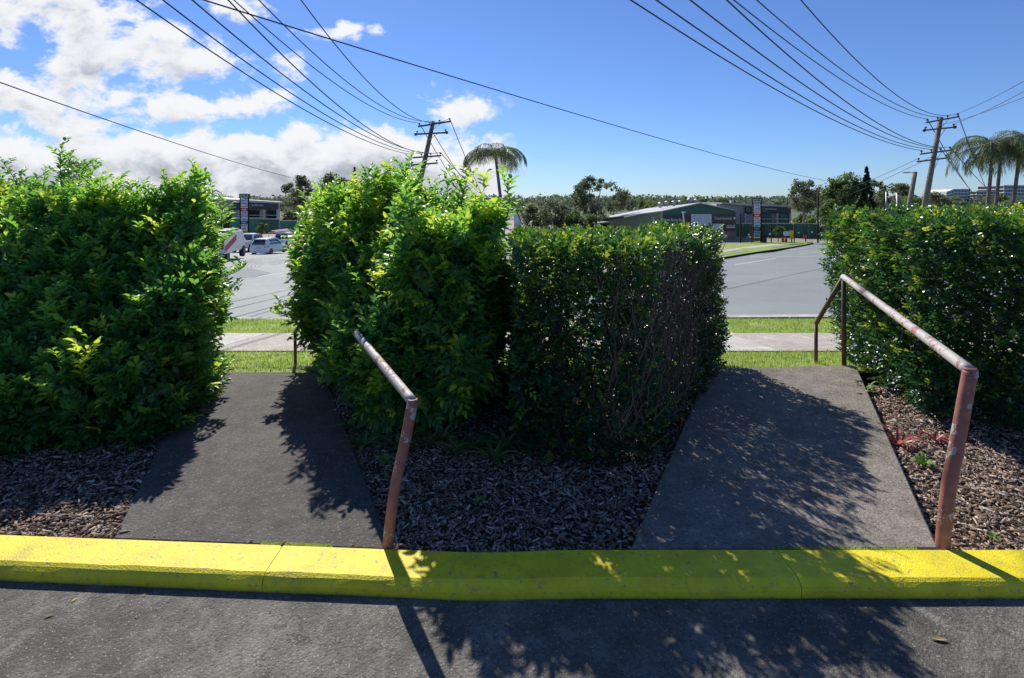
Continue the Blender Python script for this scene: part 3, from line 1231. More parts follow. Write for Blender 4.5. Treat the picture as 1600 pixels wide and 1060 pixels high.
    # woody frame inside
    cand_p = r.uniform(lo, hi, (4000, 3))
    sc_ = sdf(cand_p)
    lows = cand_p[(sc_ < -.12) & (cand_p[:, 2] < .25)]
    highs = cand_p[(sc_ < -.10) & (cand_p[:, 2] > ztop * .6)]
    for q in range(7):
        c = lows[int(r.integers(len(lows)))]
        hh_ = highs[np.argsort(np.linalg.norm(highs[:, :2] - c[:2], axis=1))[int(r.integers(6))]]
        if sdf(((c + hh_) / 2)[None])[0] > -.05:
            continue
        mb = MB()
        p = Vector((c[0], c[1], -.1)) - Vector(off)
        tip = Vector(hh_) - Vector(off)
        mid = (p + tip) / 2 + Vector((r.normal(0, .02), r.normal(0, .02), 0))
        mb.tube([p, mid, tip], [.022, .016, .006], 7)
        for b_ in range(6):
            t_ = r.uniform(.2, .9)
            s0 = p.lerp(tip, t_)
            for _ in range(12):
                e0 = s0 + Vector((r.normal(0, .22), r.normal(-.05, .2), r.uniform(.1, .3)))
                if sdf(np.array([e0 + Vector(off)]))[0] < -.02:
                    break
            else:
                continue
            mb.tube([s0, (s0 + e0) / 2 + Vector((0, 0, .04)), e0], [.009, .006, .003], 5)
        mb.build('branch', M_bark, root)
    return root, sdf


def topA(X, Y):
    full = 1.56 + .10 * np.sin(X * 2.3 + 1.0) + .07 * np.sin(X * 5.1 + Y * 2)
    return np.minimum(full, .30 + (Y - 3.0) * .98 + .10 * np.sin(X * 3.1) + .06 * np.sin(X * 7.0))


shA = [(97, 228, 3.35, .38, .55), (72, 262, 3.2, .25, .5), (130, 255, 3.6, .3, .45), (5, 255, 3.0, .25, .15), (148, 262, 3.5, .3, .6), (176, 285, 3.6, .25, .8), (30, 275, 3.4, .3, .35),
       (255, 266, 4.2, .36, .62), (290, 285, 4.5, .25, .85), (272, 280, 4.3, .25, .6), (215, 290, 4.0, .25, .5), (238, 292, 4.1, .2, .5), (325, 298, 4.8, .3, .5), (350, 312, 4.9, .25, .6),
       (55, 285, 3.3, .25, .45), (105, 280, 3.2, .3, .6), (160, 300, 3.3, .25, .6), (200, 298, 3.7, .2, .6), (308, 300, 4.7, .25, .5), (338, 330, 4.7, .2, .6),
       (70, 385, 2.78, .22, 1.0), (155, 372, 2.95, .2, .98), (95, 405, 2.8, .2, .8), (20, 360, 2.8, .2, .75), (120, 455, 2.8, .2, .7), (175, 440, 2.95, .2, .6), (218, 470, 3.0, .2, .62), (112, 240, 3.4, .3, .5)]
b1, _ = bush('bush', 'loose bushy green shrub with yellow new growth at far left, left of the dark ramp', 'shrub',
             [(-4.9, 2.98), (-3.1, 2.92), (-2.36, 3.18), (-2.24, 3.45), (-2.96, 5.1), (-5.3, 5.3)], 1.52, M_leafA, 9500, 21,
             amp=.17, ampf=.07, rnd=.16, autosh=150, arms=[(380, 418, 4.4, (1, -.1, .35), .38, .5), (372, 455, 4.3, (1, 0, -.1), .3, .3), (352, 575, 4.1, (1, -.2, -.15), .35, .45), (362, 360, 4.8, (.7, 0, .6), .3, .6)], leafL=.066, ratio=.44, sprL=.14, under=.03, young=.32, shoots=shA, top_fn=topA, shell=.08, bulge=.06)


def topM(X, Y):
    full = 1.52 + .08 * np.sin(X * 4.0) + .06 * np.sin(X * 9 + Y) - np.clip(-1.75 - X, 0, 1) * .4 - np.clip((X + .8) * 1.5, 0, 1) * .13
    return np.minimum(full, .38 + np.clip((X + 1.0) * 1.8, 0, 1) * 1.6 + (Y - 3.1) * 1.0 + .08 * np.sin(X * 4.1 + 1) + .05 * np.sin(X * 9.0))


shM = [(637, 252, 4.0, .35, .5), (650, 268, 4.0, .3, .55), (620, 275, 4.1, .25, .6), (695, 272, 3.8, .28, .5), (735, 268, 3.7, .28, .85), (722, 290, 3.6, .2, .5), (578, 268, 4.2, .2, .5), (590, 290, 4.0, .2, .6),
       (787, 282, 3.5, .25, .6), (760, 290, 3.6, .25, .9), (670, 285, 3.8, .25, .6), (548, 290, 4.4, .2, .65), (520, 290, 4.7, .2, .7), (500, 300, 4.8, .2, .8), (480, 315, 4.8, .15, .8), (708, 300, 3.5, .2, .7),
       (600, 430, 3.3, .15, .9), (750, 400, 3.2, .2, .8), (775, 330, 3.3, .2, .7), (690, 350, 3.4, .2, .8), (660, 405, 3.3, .2, .7)]
b2, _ = bush('bush', 'loose bushy green shrub right of the dark ramp, hiding the end of the red handrail', 'shrub',
             [(-1.02, 3.42), (-.85, 3.22), (-.30, 3.12), (-.21, 3.3), (-.21, 5.0), (-2.02, 5.0), (-1.84, 4.7)], 1.5, M_leafA, 8000, 22, z0=.02,
             amp=.15, ampf=.07, rnd=.14, autosh=110, arms=[(424, 488, 4.2, (-1, -.1, .3), .42, .75), (438, 480, 4.2, (-1, -.2, .1), .35, .7), (497, 598, 3.45, (-1, -.3, -.1), .3, .75), (452, 395, 4.7, (-1, 0, .2), .25, .5)], leafL=.066, ratio=.44, sprL=.14, under=.12, young=.45, shoots=shM, top_fn=topM, shell=.08, bulge=.05)


def topH(X, Y):
    return 1.245 + .0 * X


def bare(P, N):
    """leafless patch low on the corner next to the ramp"""
    q = (P[:, 0] - 1.22) ** 2 / .48 ** 2 + (P[:, 2] - .70) ** 2 / .55 ** 2 + (P[:, 1] - 3.55) ** 2 / .72 ** 2
    return np.clip((1.45 - q) * 1.6, 0, .95)


b3, s3 = bush('hedge', 'dark clipped hedge with a bare twiggy corner, left of the dappled ramp', 'hedge',
              [(.03, 2.98), (.80, 2.98), (2.02, 4.88), (.03, 4.95)], 1.27, M_leafB, 10000, 23,
              core=5500, amp=.03, ampf=.035, rnd=.10, leafL=.036, ratio=.58, sprL=.085, under=.0, young=.30, kper=7, shell=.055, top_fn=topH, skip=bare)
b4, s4 = bush('hedge', 'square clipped dark green hedge at far right behind the red handrail', 'hedge',
              [(2.86, 3.62), (3.35, 3.38), (5.6, 3.35), (5.6, 5.4), (3.32, 5.4)], 1.40, M_leafB, 12500, 24,
              amp=.035, ampf=.04, rnd=.10, leafL=.038, ratio=.58, sprL=.09, under=.06, young=.34, kper=7, shell=.06)

# dry twigs on the bare corner
r = np.random.default_rng(5)
mb = MB()
o3 = Vector(b3.location)
for i in range(1500):
    for _ in range(60):
        P = np.array([[r.uniform(.55, 1.9), r.uniform(2.95, 4.5), r.uniform(.05, 1.0)]])
        s = s3(P)[0]
        if -.22 < s < .0:
            break
    p = Vector(P[0])
    d = Vector((r.normal(.0, .28), r.normal(-.05, .28), r.uniform(.5, 1.1)))
    L = r.uniform(.10, .34)
    q = p + d.normalized() * L
    m_ = (p + q) / 2 + Vector((r.normal(0, .012), r.normal(0, .012), 0))
    mb.tube([p - o3, m_ - o3, q - o3], [.0034, .0028, .0016], 4, cap=False)
o = mb.build('twigs', M_twig, b3)
o['kind'] = 'stuff'

# ---------------------------------------------------------------- handrails


def rail_tube(name, pts, rad, m, parent, wear=0.5, n=18, sub=14):
    """a pipe through pts (already smooth); wear marks how much paint is rubbed off the upper side"""
    P = [Vector(p) for p in pts]
    fine = []
    for i in range(len(P) - 1):
        p0, p1, p2, p3 = P[max(i - 1, 0)], P[i], P[i + 1], P[min(i + 2, len(P) - 1)]
        for k in range(sub):
            t = k / sub
            fine.append(.5 * ((2 * p1) + (p2 - p0) * t + (2 * p0 - 5 * p1 + 4 * p2 - p3) * t * t + (3 * p1 - p0 - 3 * p2 + p3) * t ** 3))
    fine.append(P[-1])
    mb = MB().tube(fine, rad, n)
    me = bpy.data.meshes.new(name)
    me.from_pydata(mb.v, [], mb.f)
    at = me.attributes.new('wear', 'FLOAT', 'POINT')
    at.data.foreach_set('value', np.full(len(mb.v), wear, dtype=np.float32))
    me.polygons.foreach_set('use_smooth', [len(p.vertices) == 4 for p in me.polygons])
    return link(name, me, m, parent)


def handrail(label, base, bendp, elbow, far, farbase, low, lowbase, rad):
    o = empty('handrail', base, label, 'handrail', 'handrails beside the ramps')
    b = Vector(base)
    L = lambda p: Vector(p) - b
    rail_tube('post', [L(base) - Vector((0, 0, .12)), L(base), L(bendp[0]), L(bendp[1]), L(elbow)], rad, M_rail, o, .15)
    d = (Vector(far) - Vector(elbow)).normalized()
    rail_tube('rail', [L(elbow), L(elbow).lerp(L(far), .5), L(far)], rad * .93, M_rail, o, 1.0)
    # welded elbow ring
    ring = MB().tube([L(elbow) - Vector((0, 0, rad * .9)) , L(elbow) + Vector((0, 0, rad * .55))], [rad * 1.04, rad * .98], 18)
    ob = ring.build('elbow', M_rail, o, smooth=False, bevel=rad * .25, seg=3)
    mb = MB().tube([L(farbase) - Vector((0, 0, .1)), L(far)], rad * .72, 12)
    mb.build('post', M_railbrown, o, smooth=True)
    mb = MB().tube([L(far), L(low)], rad * .72, 12)
    mb.build('rail', M_railbrown, o, smooth=True)
    mb = MB().tube([L(lowbase) - Vector((0, 0, .1)), L(low)], rad * .6, 10)
    mb.build('post', M_railbrown, o, smooth=True)
    return o


# left
handrail('peeling red pipe handrail beside the dark ramp, its far end lost in the loose shrub',
         px3(606, 853, 2.235), [px3(617, 765, 2.235), px3(633, 690, 2.235)], px3(645, 628, 2.235), px3(502, 455, 4.55), g0(504, 580), px3(461, 520, 4.85), Vector((-2.05, 4.85, -.05)), .0235)
# right
handrail('peeling red pipe handrail beside the dappled ramp, seen whole against the clipped hedge',
         px3(1473, 853, 2.235), [px3(1482, 765, 2.235), px3(1496, 690, 2.235)], px3(1516, 580, 2.235), px3(1318, 433, 4.66), g0(1319, 568), px3(1275, 506, 4.95), Vector((2.94, 4.95, -.03)), .0275)

# ---------------------------------------------------------------- small plants


def rosette(label, x, y, Y, rad, nl, m, cat='plant', name='strappy_plant', tone=(.2, .9), width=.03, up=.5, group=None, seed=1):
    r = np.random.default_rng(seed)
    p = Vector(((x - 800) * Y / 800, Y, bedz(np.array([[(x - 800) * Y / 800, Y, 0]]))[0]))
    o = empty(name, p, label, cat, group)
    for i in range(nl):
        a = i * 2.4 + r.normal(0, .2)
        e = up * r.uniform(.5, 1.5)
        L = rad * r.uniform(.75, 1.15)
        dirv = Vector((math.cos(a), math.sin(a), 0))
        s = Vector((-dirv.y, dirv.x, 0))
        vs, fs = [], []
        N = 5
        for k in range(N + 1):
            t = k / N
            c = dirv * (L * t) + Vector((0, 0, L * (e * t * 1.3 - e * t * t * .9) + .01))
            w = width * (.55 + .8 * t) * (1 - t) ** .6 * (1 if k < N else 0) * 1.2
            vs += [c - s * w + Vector((0, 0, w * .35)), c, c + s * w + Vector((0, 0, w * .35))]
        for k in range(N):
            b = k * 3
            fs += [(b, b + 1, b + 4, b + 3), (b + 1, b + 2, b + 5, b + 4)]
        me = bpy.data.meshes.new('leaf')
        me.from_pydata([tuple(v) for v in vs], [], fs)
        at = me.attributes.new('tone', 'FLOAT', 'POINT')
        at.data.foreach_set('value', np.full(len(vs), r.uniform(*tone), dtype=np.float32))
        link('leaf', me, m, o)
    return o


G_ = 'strappy plants under the right hand loose shrub'
PW = ['front one nearest the ramp', 'back one left of the handrail elbow', 'just right of the handrail elbow', 'large one in the middle of the bed', 'in front of the large middle one', 'large one near the right end', 'small last one at the right end', 'between the handrail and the middle', 'between the middle and the right end', 'low one right beside the handrail post', 'small one furthest back by the ramp edge']
for i, (x, y, Y, rad) in enumerate([(570, 690, 3.20, .17), (598, 662, 3.4, .16), (640, 676, 3.28, .17), (690, 672, 3.25, .2), (716, 690, 3.12, .17), (772, 712, 3.0, .2), (790, 690, 3.15, .17), (665, 690, 3.2, .16), (745, 690, 3.15, .16), (620, 690, 3.18, .14), (555, 665, 3.42, .14)]):
    rosette('olive strappy plant, %s, under the shrub' % PW[i], x, y, Y, rad, 13, M_strap, seed=i + 3, group=G_, width=.013, up=.55)
rosette('small pale green herb sprouting from the mulch just left of the left handrail', 603, 716, 2.98, .055, 22, M_herb, name='small_herb', up=1.3, width=.008, seed=40)
rosette('tiny light green seedling in the mulch right of the left handrail', 748, 766, 2.62, .035, 8, M_herb, name='seedling', up=.8, width=.007, seed=41)
rosette('red leaved plant with long pointed leaves beside the dappled ramp', 1404, 668, 3.27, .15, 11, M_redleaf, name='red_leaved_plant', up=.9, width=.016, seed=42, tone=(.1, 1))
rosette('smaller red leaved plant under the clipped hedge near the handrail', 1462, 668, 3.35, .11, 9, M_redleaf, name='red_leaved_plant', up=.7, width=.012, seed=43, tone=(0, .6))
rosette('leafy green weed in the mulch below the red leaved plant', 1443, 700, 3.0, .07, 20, M_herb, name='weed', up=1.2, width=.010, seed=44)
rosette('bright green weed touching the kerb right of the right handrail', 1545, 853, 2.25, .035, 14, M_herb, name='weed', up=1.4, width=.007, seed=45, tone=(.6, 1))
rosette('tiny green weed by the kerb near the right edge', 1580, 856, 2.24, .02, 9, M_herb, name='weed', up=1.4, width=.005, seed=46)
rosette('short green sprout in the mulch beyond the kerb at far right', 1551, 826, 2.38, .03, 9, M_herb, name='weed', up=1.4, width=.005, seed=47)
rosette('green tuft on the ramp edge under the hedge beside the red leaved plant', 1352, 604, 4.2, .10, 26, M_herb, name='weed', up=1.3, width=.012, seed=48, tone=(0, .6))


def fallen_leaf(label, x, y, z, L, rot, m, curl=.3):
    Y = (H - z) * 800 / (y - 315)
    o_ = MB()
    N = 6
    vs = []
    for k in range(N + 1):
        t = k / N
        w = L * .16 * math.sin(math.pi * min(1, t * .95 + .03))
        zz = .004 + L * curl * (t - .5) ** 2
        vs += [(L * (t - .5), -w, zz + w * .5), (L * (t - .5), 0, zz), (L * (t - .5), w, zz + w * .5)]
    fs = []
    for k in range(N):
        b = k * 3
        fs += [(b, b + 1, b + 4, b + 3), (b + 1, b + 2, b + 5, b + 4)]
    o_.add(vs, fs)
    o = o_.build('fallen_leaf', m, None, Vector(((x - 800) * Y / 800, Y, z)))
    o.rotation_euler = (0, 0, rot)
    tagset(o, label, 'leaf')
    return o


fallen_leaf('curled dry brown leaf on the car park asphalt at lower left', 78, 963, -.056, .034, .4, M_dry)
fallen_leaf('small yellowish leaf on the asphalt nearest the left kerb', 116, 939, -.056, .02, 1.2, M_dryyel)
fallen_leaf('pale dry leaf on the asphalt near the middle of the picture', 793, 978, -.056, .03, -.5, M_dry)
fallen_leaf('long thin dry leaf on sunlit asphalt at lower right', 1467, 1001, -.056, .055, -.15, M_dry, .15)
fallen_leaf('small bright yellow leaf lying in the mulch left of the dark ramp', 198, 776, -.01, .028, .8, M_dryyel)
fallen_leaf('tiny dry leaf on the asphalt below the left kerb', 225, 931, -.056, .018, .3, M_dry)
fallen_leaf('small pale fragment on the asphalt below the joint in the kerb', 213, 965, -.056, .014, 2.3, M_dry)
fallen_leaf('lilac scrap of wrapper in the mulch behind the left handrail', 634, 753, -.02, .045, -.3, M_purple, .2)

# ---------------------------------------------------------------- trees


def clump_leaves(C, Rr, n_per, size, r, squash=.8):
    """leaf-sized faces scattered through clumps; returns verts, tone"""
    n = len(C) * n_per
    c = np.repeat(C, n_per, 0)
    rr = np.repeat(Rr, n_per)
    v = unit(r.normal(0, 1, (n, 3))) * (r.random((n, 1)) ** .45)
    v[:, 2] *= squash
    P = c + v * rr[:, None]
    d = unit(r.normal(0, 1, (n, 3)) + np.array([0, 0, -.2]))
    s = unit(np.cross(d, r.normal(0, 1, (n, 3))))
    L = size * r.uniform(.5, 1.4, n)
    V = np.stack([P - d * L[:, None] * .5, P + s * (L * .32)[:, None], P + d * L[:, None] * .5, P - s * (L * .32)[:, None]], 1)
    tone = np.clip(.45 + np.repeat(r.normal(0, .16, len(C)), n_per) + r.normal(0, .15, n), 0, 1)
    return V.reshape(-1, 3), np.repeat(tone, 4), n


def tree(label, x, ybase_Y, top_y, half_w, m, seed, base_z=None, name='tree', crown_from=.35, clumps=40, n_per=45, size=.35, crad=.9, shape='round', trunk_m=None, gap=1.0, cat='tree', lean=0.0, group=None, trunk_r=None, limbs=9):
    """x, top_y, half_w in picture terms at distance ybase_Y"""
    r = np.random.default_rng(seed)
    Y = ybase_Y
    k = Y / 800.0
    zb = prof(Y) - .1 if base_z is None else base_z
    X = (x - 800) * k
    zt = H + (315 - top_y) * k
    W = half_w * k
    Ht = zt - zb
    o = empty(name, (X, Y, zb), label, cat, group)
    c0 = Ht * crown_from
    C, RR = [], []
    tips = []
    for i in range(clumps):
        for _ in range(40):
            if shape == 'cone':
                t = r.random() ** .8
                h = c0 + (Ht - c0) * t
                rad = W * (1 - t) ** .9 * r.uniform(.55, 1)
                a = r.uniform(0, 6.28)
                p = (rad * math.cos(a), rad * math.sin(a), h)
                conet = 1.25 - t
                break
            u = unit(r.normal(0, 1, (1, 3)))[0] * r.uniform(.45, 1) ** .6
            p = (u[0] * W * .9, u[1] * W * .8, c0 + (Ht - c0) * (.52 + .46 * u[2]))
            if shape == 'gum' and vnoise(np.array([p]) + seed, .42 / max(W / 4, .4))[0] < -.10 * gap:
                continue
            break
        C.append((p[0] + lean * (p[2] / Ht), p[1], p[2]))
        RR.append(crad * k * 10 * r.uniform(.6, 1.25) * (.62 * conet if shape == 'cone' else 1))
        tips.append(C[-1])
    C = np.array(C)
    RR = np.array(RR)
    V, tone, n = clump_leaves(C, RR * 1.2, int(n_per * 1.7), size * k * 12, r)
    cr = link('crown', np_mesh('crown', V, np.arange(4 * n).reshape(n, 4), {'tone': tone}), m, o)
    tr = trunk_r or max(.10, Ht * .022)
    mb = MB()
    top = Vector((lean * .6, 0, Ht * (.95 if shape == 'cone' else .68)))
    mid = Vector((r.normal(0, .1) * W * .3, 0, Ht * .35))
    mb.tube([(0, 0, -.3), mid, top], [tr, tr * .75, tr * .25], 7)
    mb.build('trunk', trunk_m or M_bark, o)
    if shape != 'cone':
        for j in range(limbs):
            t = tips[int(r.integers(len(tips)))]
            s = mid.lerp(top, r.uniform(0, .8))
            e = Vector(t)
            mb = MB().tube([s, s.lerp(e, .5) + Vector((0, 0, -.05 * Ht * .3)), e], [tr * .38, tr * .26, tr * .10], 5)
            mb.build('limb', trunk_m or M_bark, o)
    return o


def far_set(side):
    """things seen twice, once in each half of the view: trees beyond the yard. dx shifts the left copies"""
    pass


# left half of the view
tree('tall open grey green gum tree behind the yard, left of the round dense tree', 466, 93, 273, 26, M_gum, 31, shape='gum', clumps=46, n_per=34, size=.30, crad=.62, trunk_m=M_trunk, name='gum_tree')
tree('dense rounded green tree rising over the loose shrub right of the road gap', 524, 62, 270, 34, M_dense, 32, clumps=60, n_per=60, size=.32, crad=.85, crown_from=.2)
tree('narrow dark conifer above the loose shrub beside the dense rounded tree', 554, 62, 262, 15, M_conifer, 33, shape='cone', clumps=130, n_per=40, size=.25, crad=.42, crown_from=.1, name='conifer')
tree('grey green gum top showing over the left bush', 122, 75, 246, 26, M_gum, 34, shape='gum', clumps=30, n_per=34, size=.3, crad=.6, trunk_m=M_trunk, name='gum_tree')
tree('small grey gum top peeping between the two peaks of the left bush', 198, 80, 290, 20, M_gum, 35, shape='gum', clumps=22, n_per=34, size=.3, crad=.6, trunk_m=M_trunk, name='gum_tree')
tree('low grey gum behind the beige roof at left', 322, 95, 294, 16, M_gum, 36, shape='gum', clumps=20, n_per=34, size=.28, crad=.5, trunk_m=M_trunk, name='gum_tree')
tree('dense grey green tree filling the back of the yard right of the charcoal shed', 462, 96, 320, 24, M_gum, 37, clumps=36, n_per=45, size=.3, crad=.7, crown_from=.05)
tree('clipped round bush tree standing before the green fence in the left yard', 409, 61, 348, 10, M_dense, 38, clumps=26, n_per=60, size=.14, crad=.30, crown_from=.38, trunk_r=.07, name='round_tree')
# right half of the view
tree('large leaning gum tree with airy crown behind the gabled green shed', 932, 78, 268, 50, M_gum, 41, shape='gum', clumps=170, n_per=26, size=.26, crad=.5, trunk_m=M_trunk, name='gum_tree', lean=1.0, crown_from=.12, gap=.5)
tree('dark bushy tree left of the large leaning gum', 872, 76, 313, 36, M_gum, 42, clumps=50, n_per=50, size=.3, crad=.8, crown_from=.05)
tree('dark bushy tree nearest the middle of the picture, above the clipped hedge', 832, 80, 319, 26, M_gum, 43, clumps=40, n_per=50, size=.3, crad=.8, crown_from=.05)
tree('low dark tree behind the awning of the green shed', 908, 72, 330, 24, M_dense, 44, clumps=34, n_per=50, size=.3, crad=.7, crown_from=.05)
tree('small light green tree above the ridge of the green shed', 1012, 96, 309, 20, M_dense, 45, clumps=26, n_per=45, size=.26, crad=.55, crown_from=.1)
tree('small grey gum above the sign wall of the green shed', 1128, 100, 306, 16, M_gum, 46, shape='gum', clumps=24, n_per=36, size=.26, crad=.5, name='gum_tree')
tree('small bushy tree left of the small grey gum above the sign wall', 1100, 98, 309, 10, M_dense, 47, clumps=16, n_per=40, size=.26, crad=.5)
tree('airy grey gum tree left of the big rounded tree by the power pole', 1256, 72, 277, 25, M_gum, 48, shape='gum', clumps=46, n_per=36, size=.28, crad=.58, trunk_m=M_trunk, name='gum_tree')
tree('lower grey gum tree behind the slim dark pole', 1282, 76, 291, 14, M_gum, 49, shape='gum', clumps=26, n_per=36, size=.28, crad=.55, trunk_m=M_trunk, name='gum_tree')
tree('big rounded olive green tree beside the tall dark conifer', 1322, 62, 274, 36, M_dense, 50, clumps=150, n_per=60, size=.30, crad=.85, crown_from=.02)
tree('tall dark conifer right of the big rounded tree', 1354, 61, 261, 20, M_conifer, 51, shape='cone', clumps=200, n_per=40, size=.25, crad=.46, crown_from=.05, name='conifer')
tree('low yellowish tree at the left foot of the big rounded tree', 1297, 61, 310, 14, M_dense, 52, clumps=30, n_per=50, size=.26, crad=.55, crown_from=.05)
tree('brownish gum behind the short lamp pole', 1398, 82, 286, 26, M_gum, 53, shape='gum', clumps=46, n_per=36, size=.28, crad=.6, trunk_m=M_trunk, name='gum_tree')
tree('thin grey gum just right of the tall conifer', 1370, 84, 279, 14, M_gum, 54, shape='gum', clumps=24, n_per=34, size=.28, crad=.5, trunk_m=M_trunk, name='gum_tree')
tree('bushy tree left of the leaning power pole base', 1415, 74, 302, 22, M_dense, 55, clumps=40, n_per=50, size=.28, crad=.7, crown_from=.05)
tree('bushy tree right of the leaning power pole base', 1462, 88, 300, 24, M_gum, 56, clumps=40, n_per=50, size=.28, crad=.7, crown_from=.05)
tree('green bush tree between the two pairs of palm trunks', 1560, 66, 303, 22, M_dense, 57, clumps=40, n_per=50, size=.26, crad=.6, crown_from=.05)
tree('clipped round bush tree on the verge before the green fence at right', 1216, 58, 354, 9, M_dense, 58, clumps=26, n_per=60, size=.14, crad=.28, crown_from=.38, trunk_r=.06, name='round_tree', base_z=-3.1)
tree('low shrubs at the back of the yard right of the charcoal shed', 1262, 74, 333, 22, M_dense, 59, clumps=30, n_per=45, size=.26, crad=.55, crown_from=.02, cat='shrub', name='shrub')

# far hillside wood that reads as one mass
r = np.random.default_rng(77)
n = 1500
hy = r.uniform(215, 410, n)
hx = r.uniform(-1.15, 1.15, n) * hy
hz = np.array([hillz(a, b) for a, b in zip(hx, hy)])
hh = r.uniform(3.5, 6.5, n)
C = np.stack([hx, hy, hz + hh * .55], 1)
V, tone, nn = clump_leaves(C, hh * .62, 60, 1.5, r, 1.0)
o = link('woodland', np_mesh('woodland', V, np.arange(4 * nn).reshape(nn, 4), {'tone': tone}), M_hill)
tagset(o, 'grey green wooded hillside along the horizon behind everything', 'woodland', kind='stuff')


# ---------------------------------------------------------------- palms


def palm(label, x, Y, crown_y, base_x, frond_px, seed, nf=22, group=None, az=None, L0=1.0):
    r = np.random.default_rng(seed)
    k = Y / 800.0
    zb = prof(Y) - .1
    top = px3(x, crown_y, Y)
    base = Vector(((base_x - 800) * k, Y + r.uniform(-.5, .5), zb))
    o = empty('palm_tree', base, label, 'palm tree', group)
    t = top - base
    mb = MB()
    pts = [Vector((0, 0, 0)).lerp(t, q) + Vector((math.sin(q * 3.14) * .1, 0, 0)) for q in np.linspace(0, 1, 9)]
    mb.tube([Vector((0, 0, -.3))] + pts[1:], [.19, .17, .16, .155, .15, .145, .14, .13, .11], 9)
    mb.build('trunk', M_palmtrunk, o, smooth=True)
    for i in range(nf):
        a = (i * 2.39996 + r.normal(0, .15)) if az is None else r.uniform(*az)
        e = r.uniform(.1, 1.4)      # start elevation
        L = frond_px * k * r.uniform(1.15, 1.6) * L0
        dv = Vector((math.cos(a), math.sin(a), 0))
        Vv, Ff = [], []
        N = 15
        prev = Vector(t)
        ang = e
        tone = np.clip(r.normal(.5, .2), 0, 1)
        step = L / N
        rach = [prev.copy()]
        for q in range(N):
            ang -= (1.1 + e * .75) / N * r.uniform(.85, 1.2) * (1 + q / N * .6)
            prev = prev + (dv * math.cos(ang) + Vector((0, 0, math.sin(ang)))) * step
            rach.append(prev.copy())
        sd_ = Vector((-dv.y, dv.x, 0))
        for q in range(1, N + 1):
            c = rach[q]
            for sub in (0, .35, .7):
                cc = rach[q - 1].lerp(c, sub)
                ll = L * .40 * math.sin(math.pi * (.15 + .8 * q / N)) ** .7
                for sg in (-1, 1):
                    out_ = (sd_ * sg * r.uniform(.35, .8) + (c - rach[q - 1]).normalized() * .7).normalized()
                    m1 = cc + out_ * ll * .5 + Vector((0, 0, -.02 - ll * .10))
                    e1 = cc + out_ * ll * .75 + Vector((r.normal(0, .03), r.normal(0, .03), -ll * r.uniform(.45, .8)))
                    w = .016 * (k / .06)
                    wv = Vector((r.normal(), r.normal(), .2)).normalized() * w
                    b = len(Vv)
                    Vv += [cc - wv, cc + wv, m1 + wv, m1 - wv, e1]
                    Ff += [(b, b + 1, b + 2, b + 3), (b + 3, b + 2, b + 4)]
        mbf = MB()
        mbf.v = [tuple(v) for v in Vv]
        mbf.f = Ff
        mbf.tube(rach, [.03 * (1 - q / (N + 2)) + .004 for q in range(N + 1)], 4)
        me = bpy.data.meshes.new('frond')
        me.from_pydata(mbf.v, [], mbf.f)
        at = me.attributes.new('tone', 'FLOAT', 'POINT')
        at.data.foreach_set('value', np.full(len(mbf.v), tone, dtype=np.float32))
        link('frond', me, M_palm, o)
    return o


palm('feathery palm crown above the loose shrub just left of the picture middle', 774, 46, 243, 788, 44, 61, nf=26)
palm('palm with drooping fronds, left trunk of the left pair beyond the clipped hedge', 1551, 48, 230, 1536, 50, 62, nf=24)
palm('palm with drooping fronds, right trunk of the left pair beyond the clipped hedge', 1564, 49, 240, 1547, 42, 63, nf=14)
palm('palm at the right edge, left trunk of the right pair', 1594, 48, 232, 1578, 52, 64, nf=24)
palm('palm at the right edge, outermost leaning trunk', 1616, 47, 240, 1590, 50, 65, nf=16)

# ---------------------------------------------------------------- power poles and lines


def power_pole(label, xtop, ytop, xbot, ybot, Y, s=1.0, group=None):
    k = Y / 800.0
    T = px3(xtop, ytop, Y)
    Bq = px3(xbot, ybot, Y)
    d = (T - Bq)
    d.normalize()
    zb = prof(Y) - .2
    base = T + d * ((zb - T.z) / d.z)
    o = empty('power_pole', base, label, 'power pole', group)
    L = T - base
    mb = MB().tube([Vector((0, 0, 0)), L], [.215, .15], 14)
    mb.build('pole', M_wood, o, smooth=True)
    ins = []

    def arm(xa, ya, xb, yb, dy, th=.055, caps=False, pins=4):
        a, b = px3(xa, ya, Y + dy) - base, px3(xb, yb, Y + dy) - base
        dr = (b - a)
        ln_ = dr.length
        M = Matrix.Translation(a) @ dr.to_track_quat('X', 'Z').to_matrix().to_4x4()
        mb = MB().box(0, ln_, -.055, .055, -th, th, M)
        ar = mb.build('crossarm', M_arm, o)
        out = []
        ts = {4: (.04, .36, .66, .97), 3: (.05, .5, .96)}[pins]
        for t in ts:
            p = a.lerp(b, t)
            q = MB().tube([p, p + Vector((0, 0, .12)), p + Vector((0, 0, .15)), p + Vector((0, 0, .23)), p + Vector((0, 0, .26))], [.02, .02, .06, .075, .03], 8)
            q.build('insulator', M_ceramic, ar, smooth=True)
            out.append(base + p + Vector((0, 0, .24)))
        if caps:
            for p in (a, b):
                q = MB().tube([p - Vector((.10, 0, 0)), p - Vector((.03, 0, 0)), p + Vector((.03, 0, 0)), p + Vector((.10, 0, 0))], [.06, .12, .12, .06], 10)
                q.build('insulator', M_ceramic, ar, smooth=True)
        # brace
        c = a.lerp(b, .5)
        pole_pt = L * ((c.z - .55) / L.z)
        MB().tube([a.lerp(b, .72), pole_pt + Vector((0, dy, 0))], .018, 5).build('brace', M_metal, ar)
        return out
    return o, arm, base


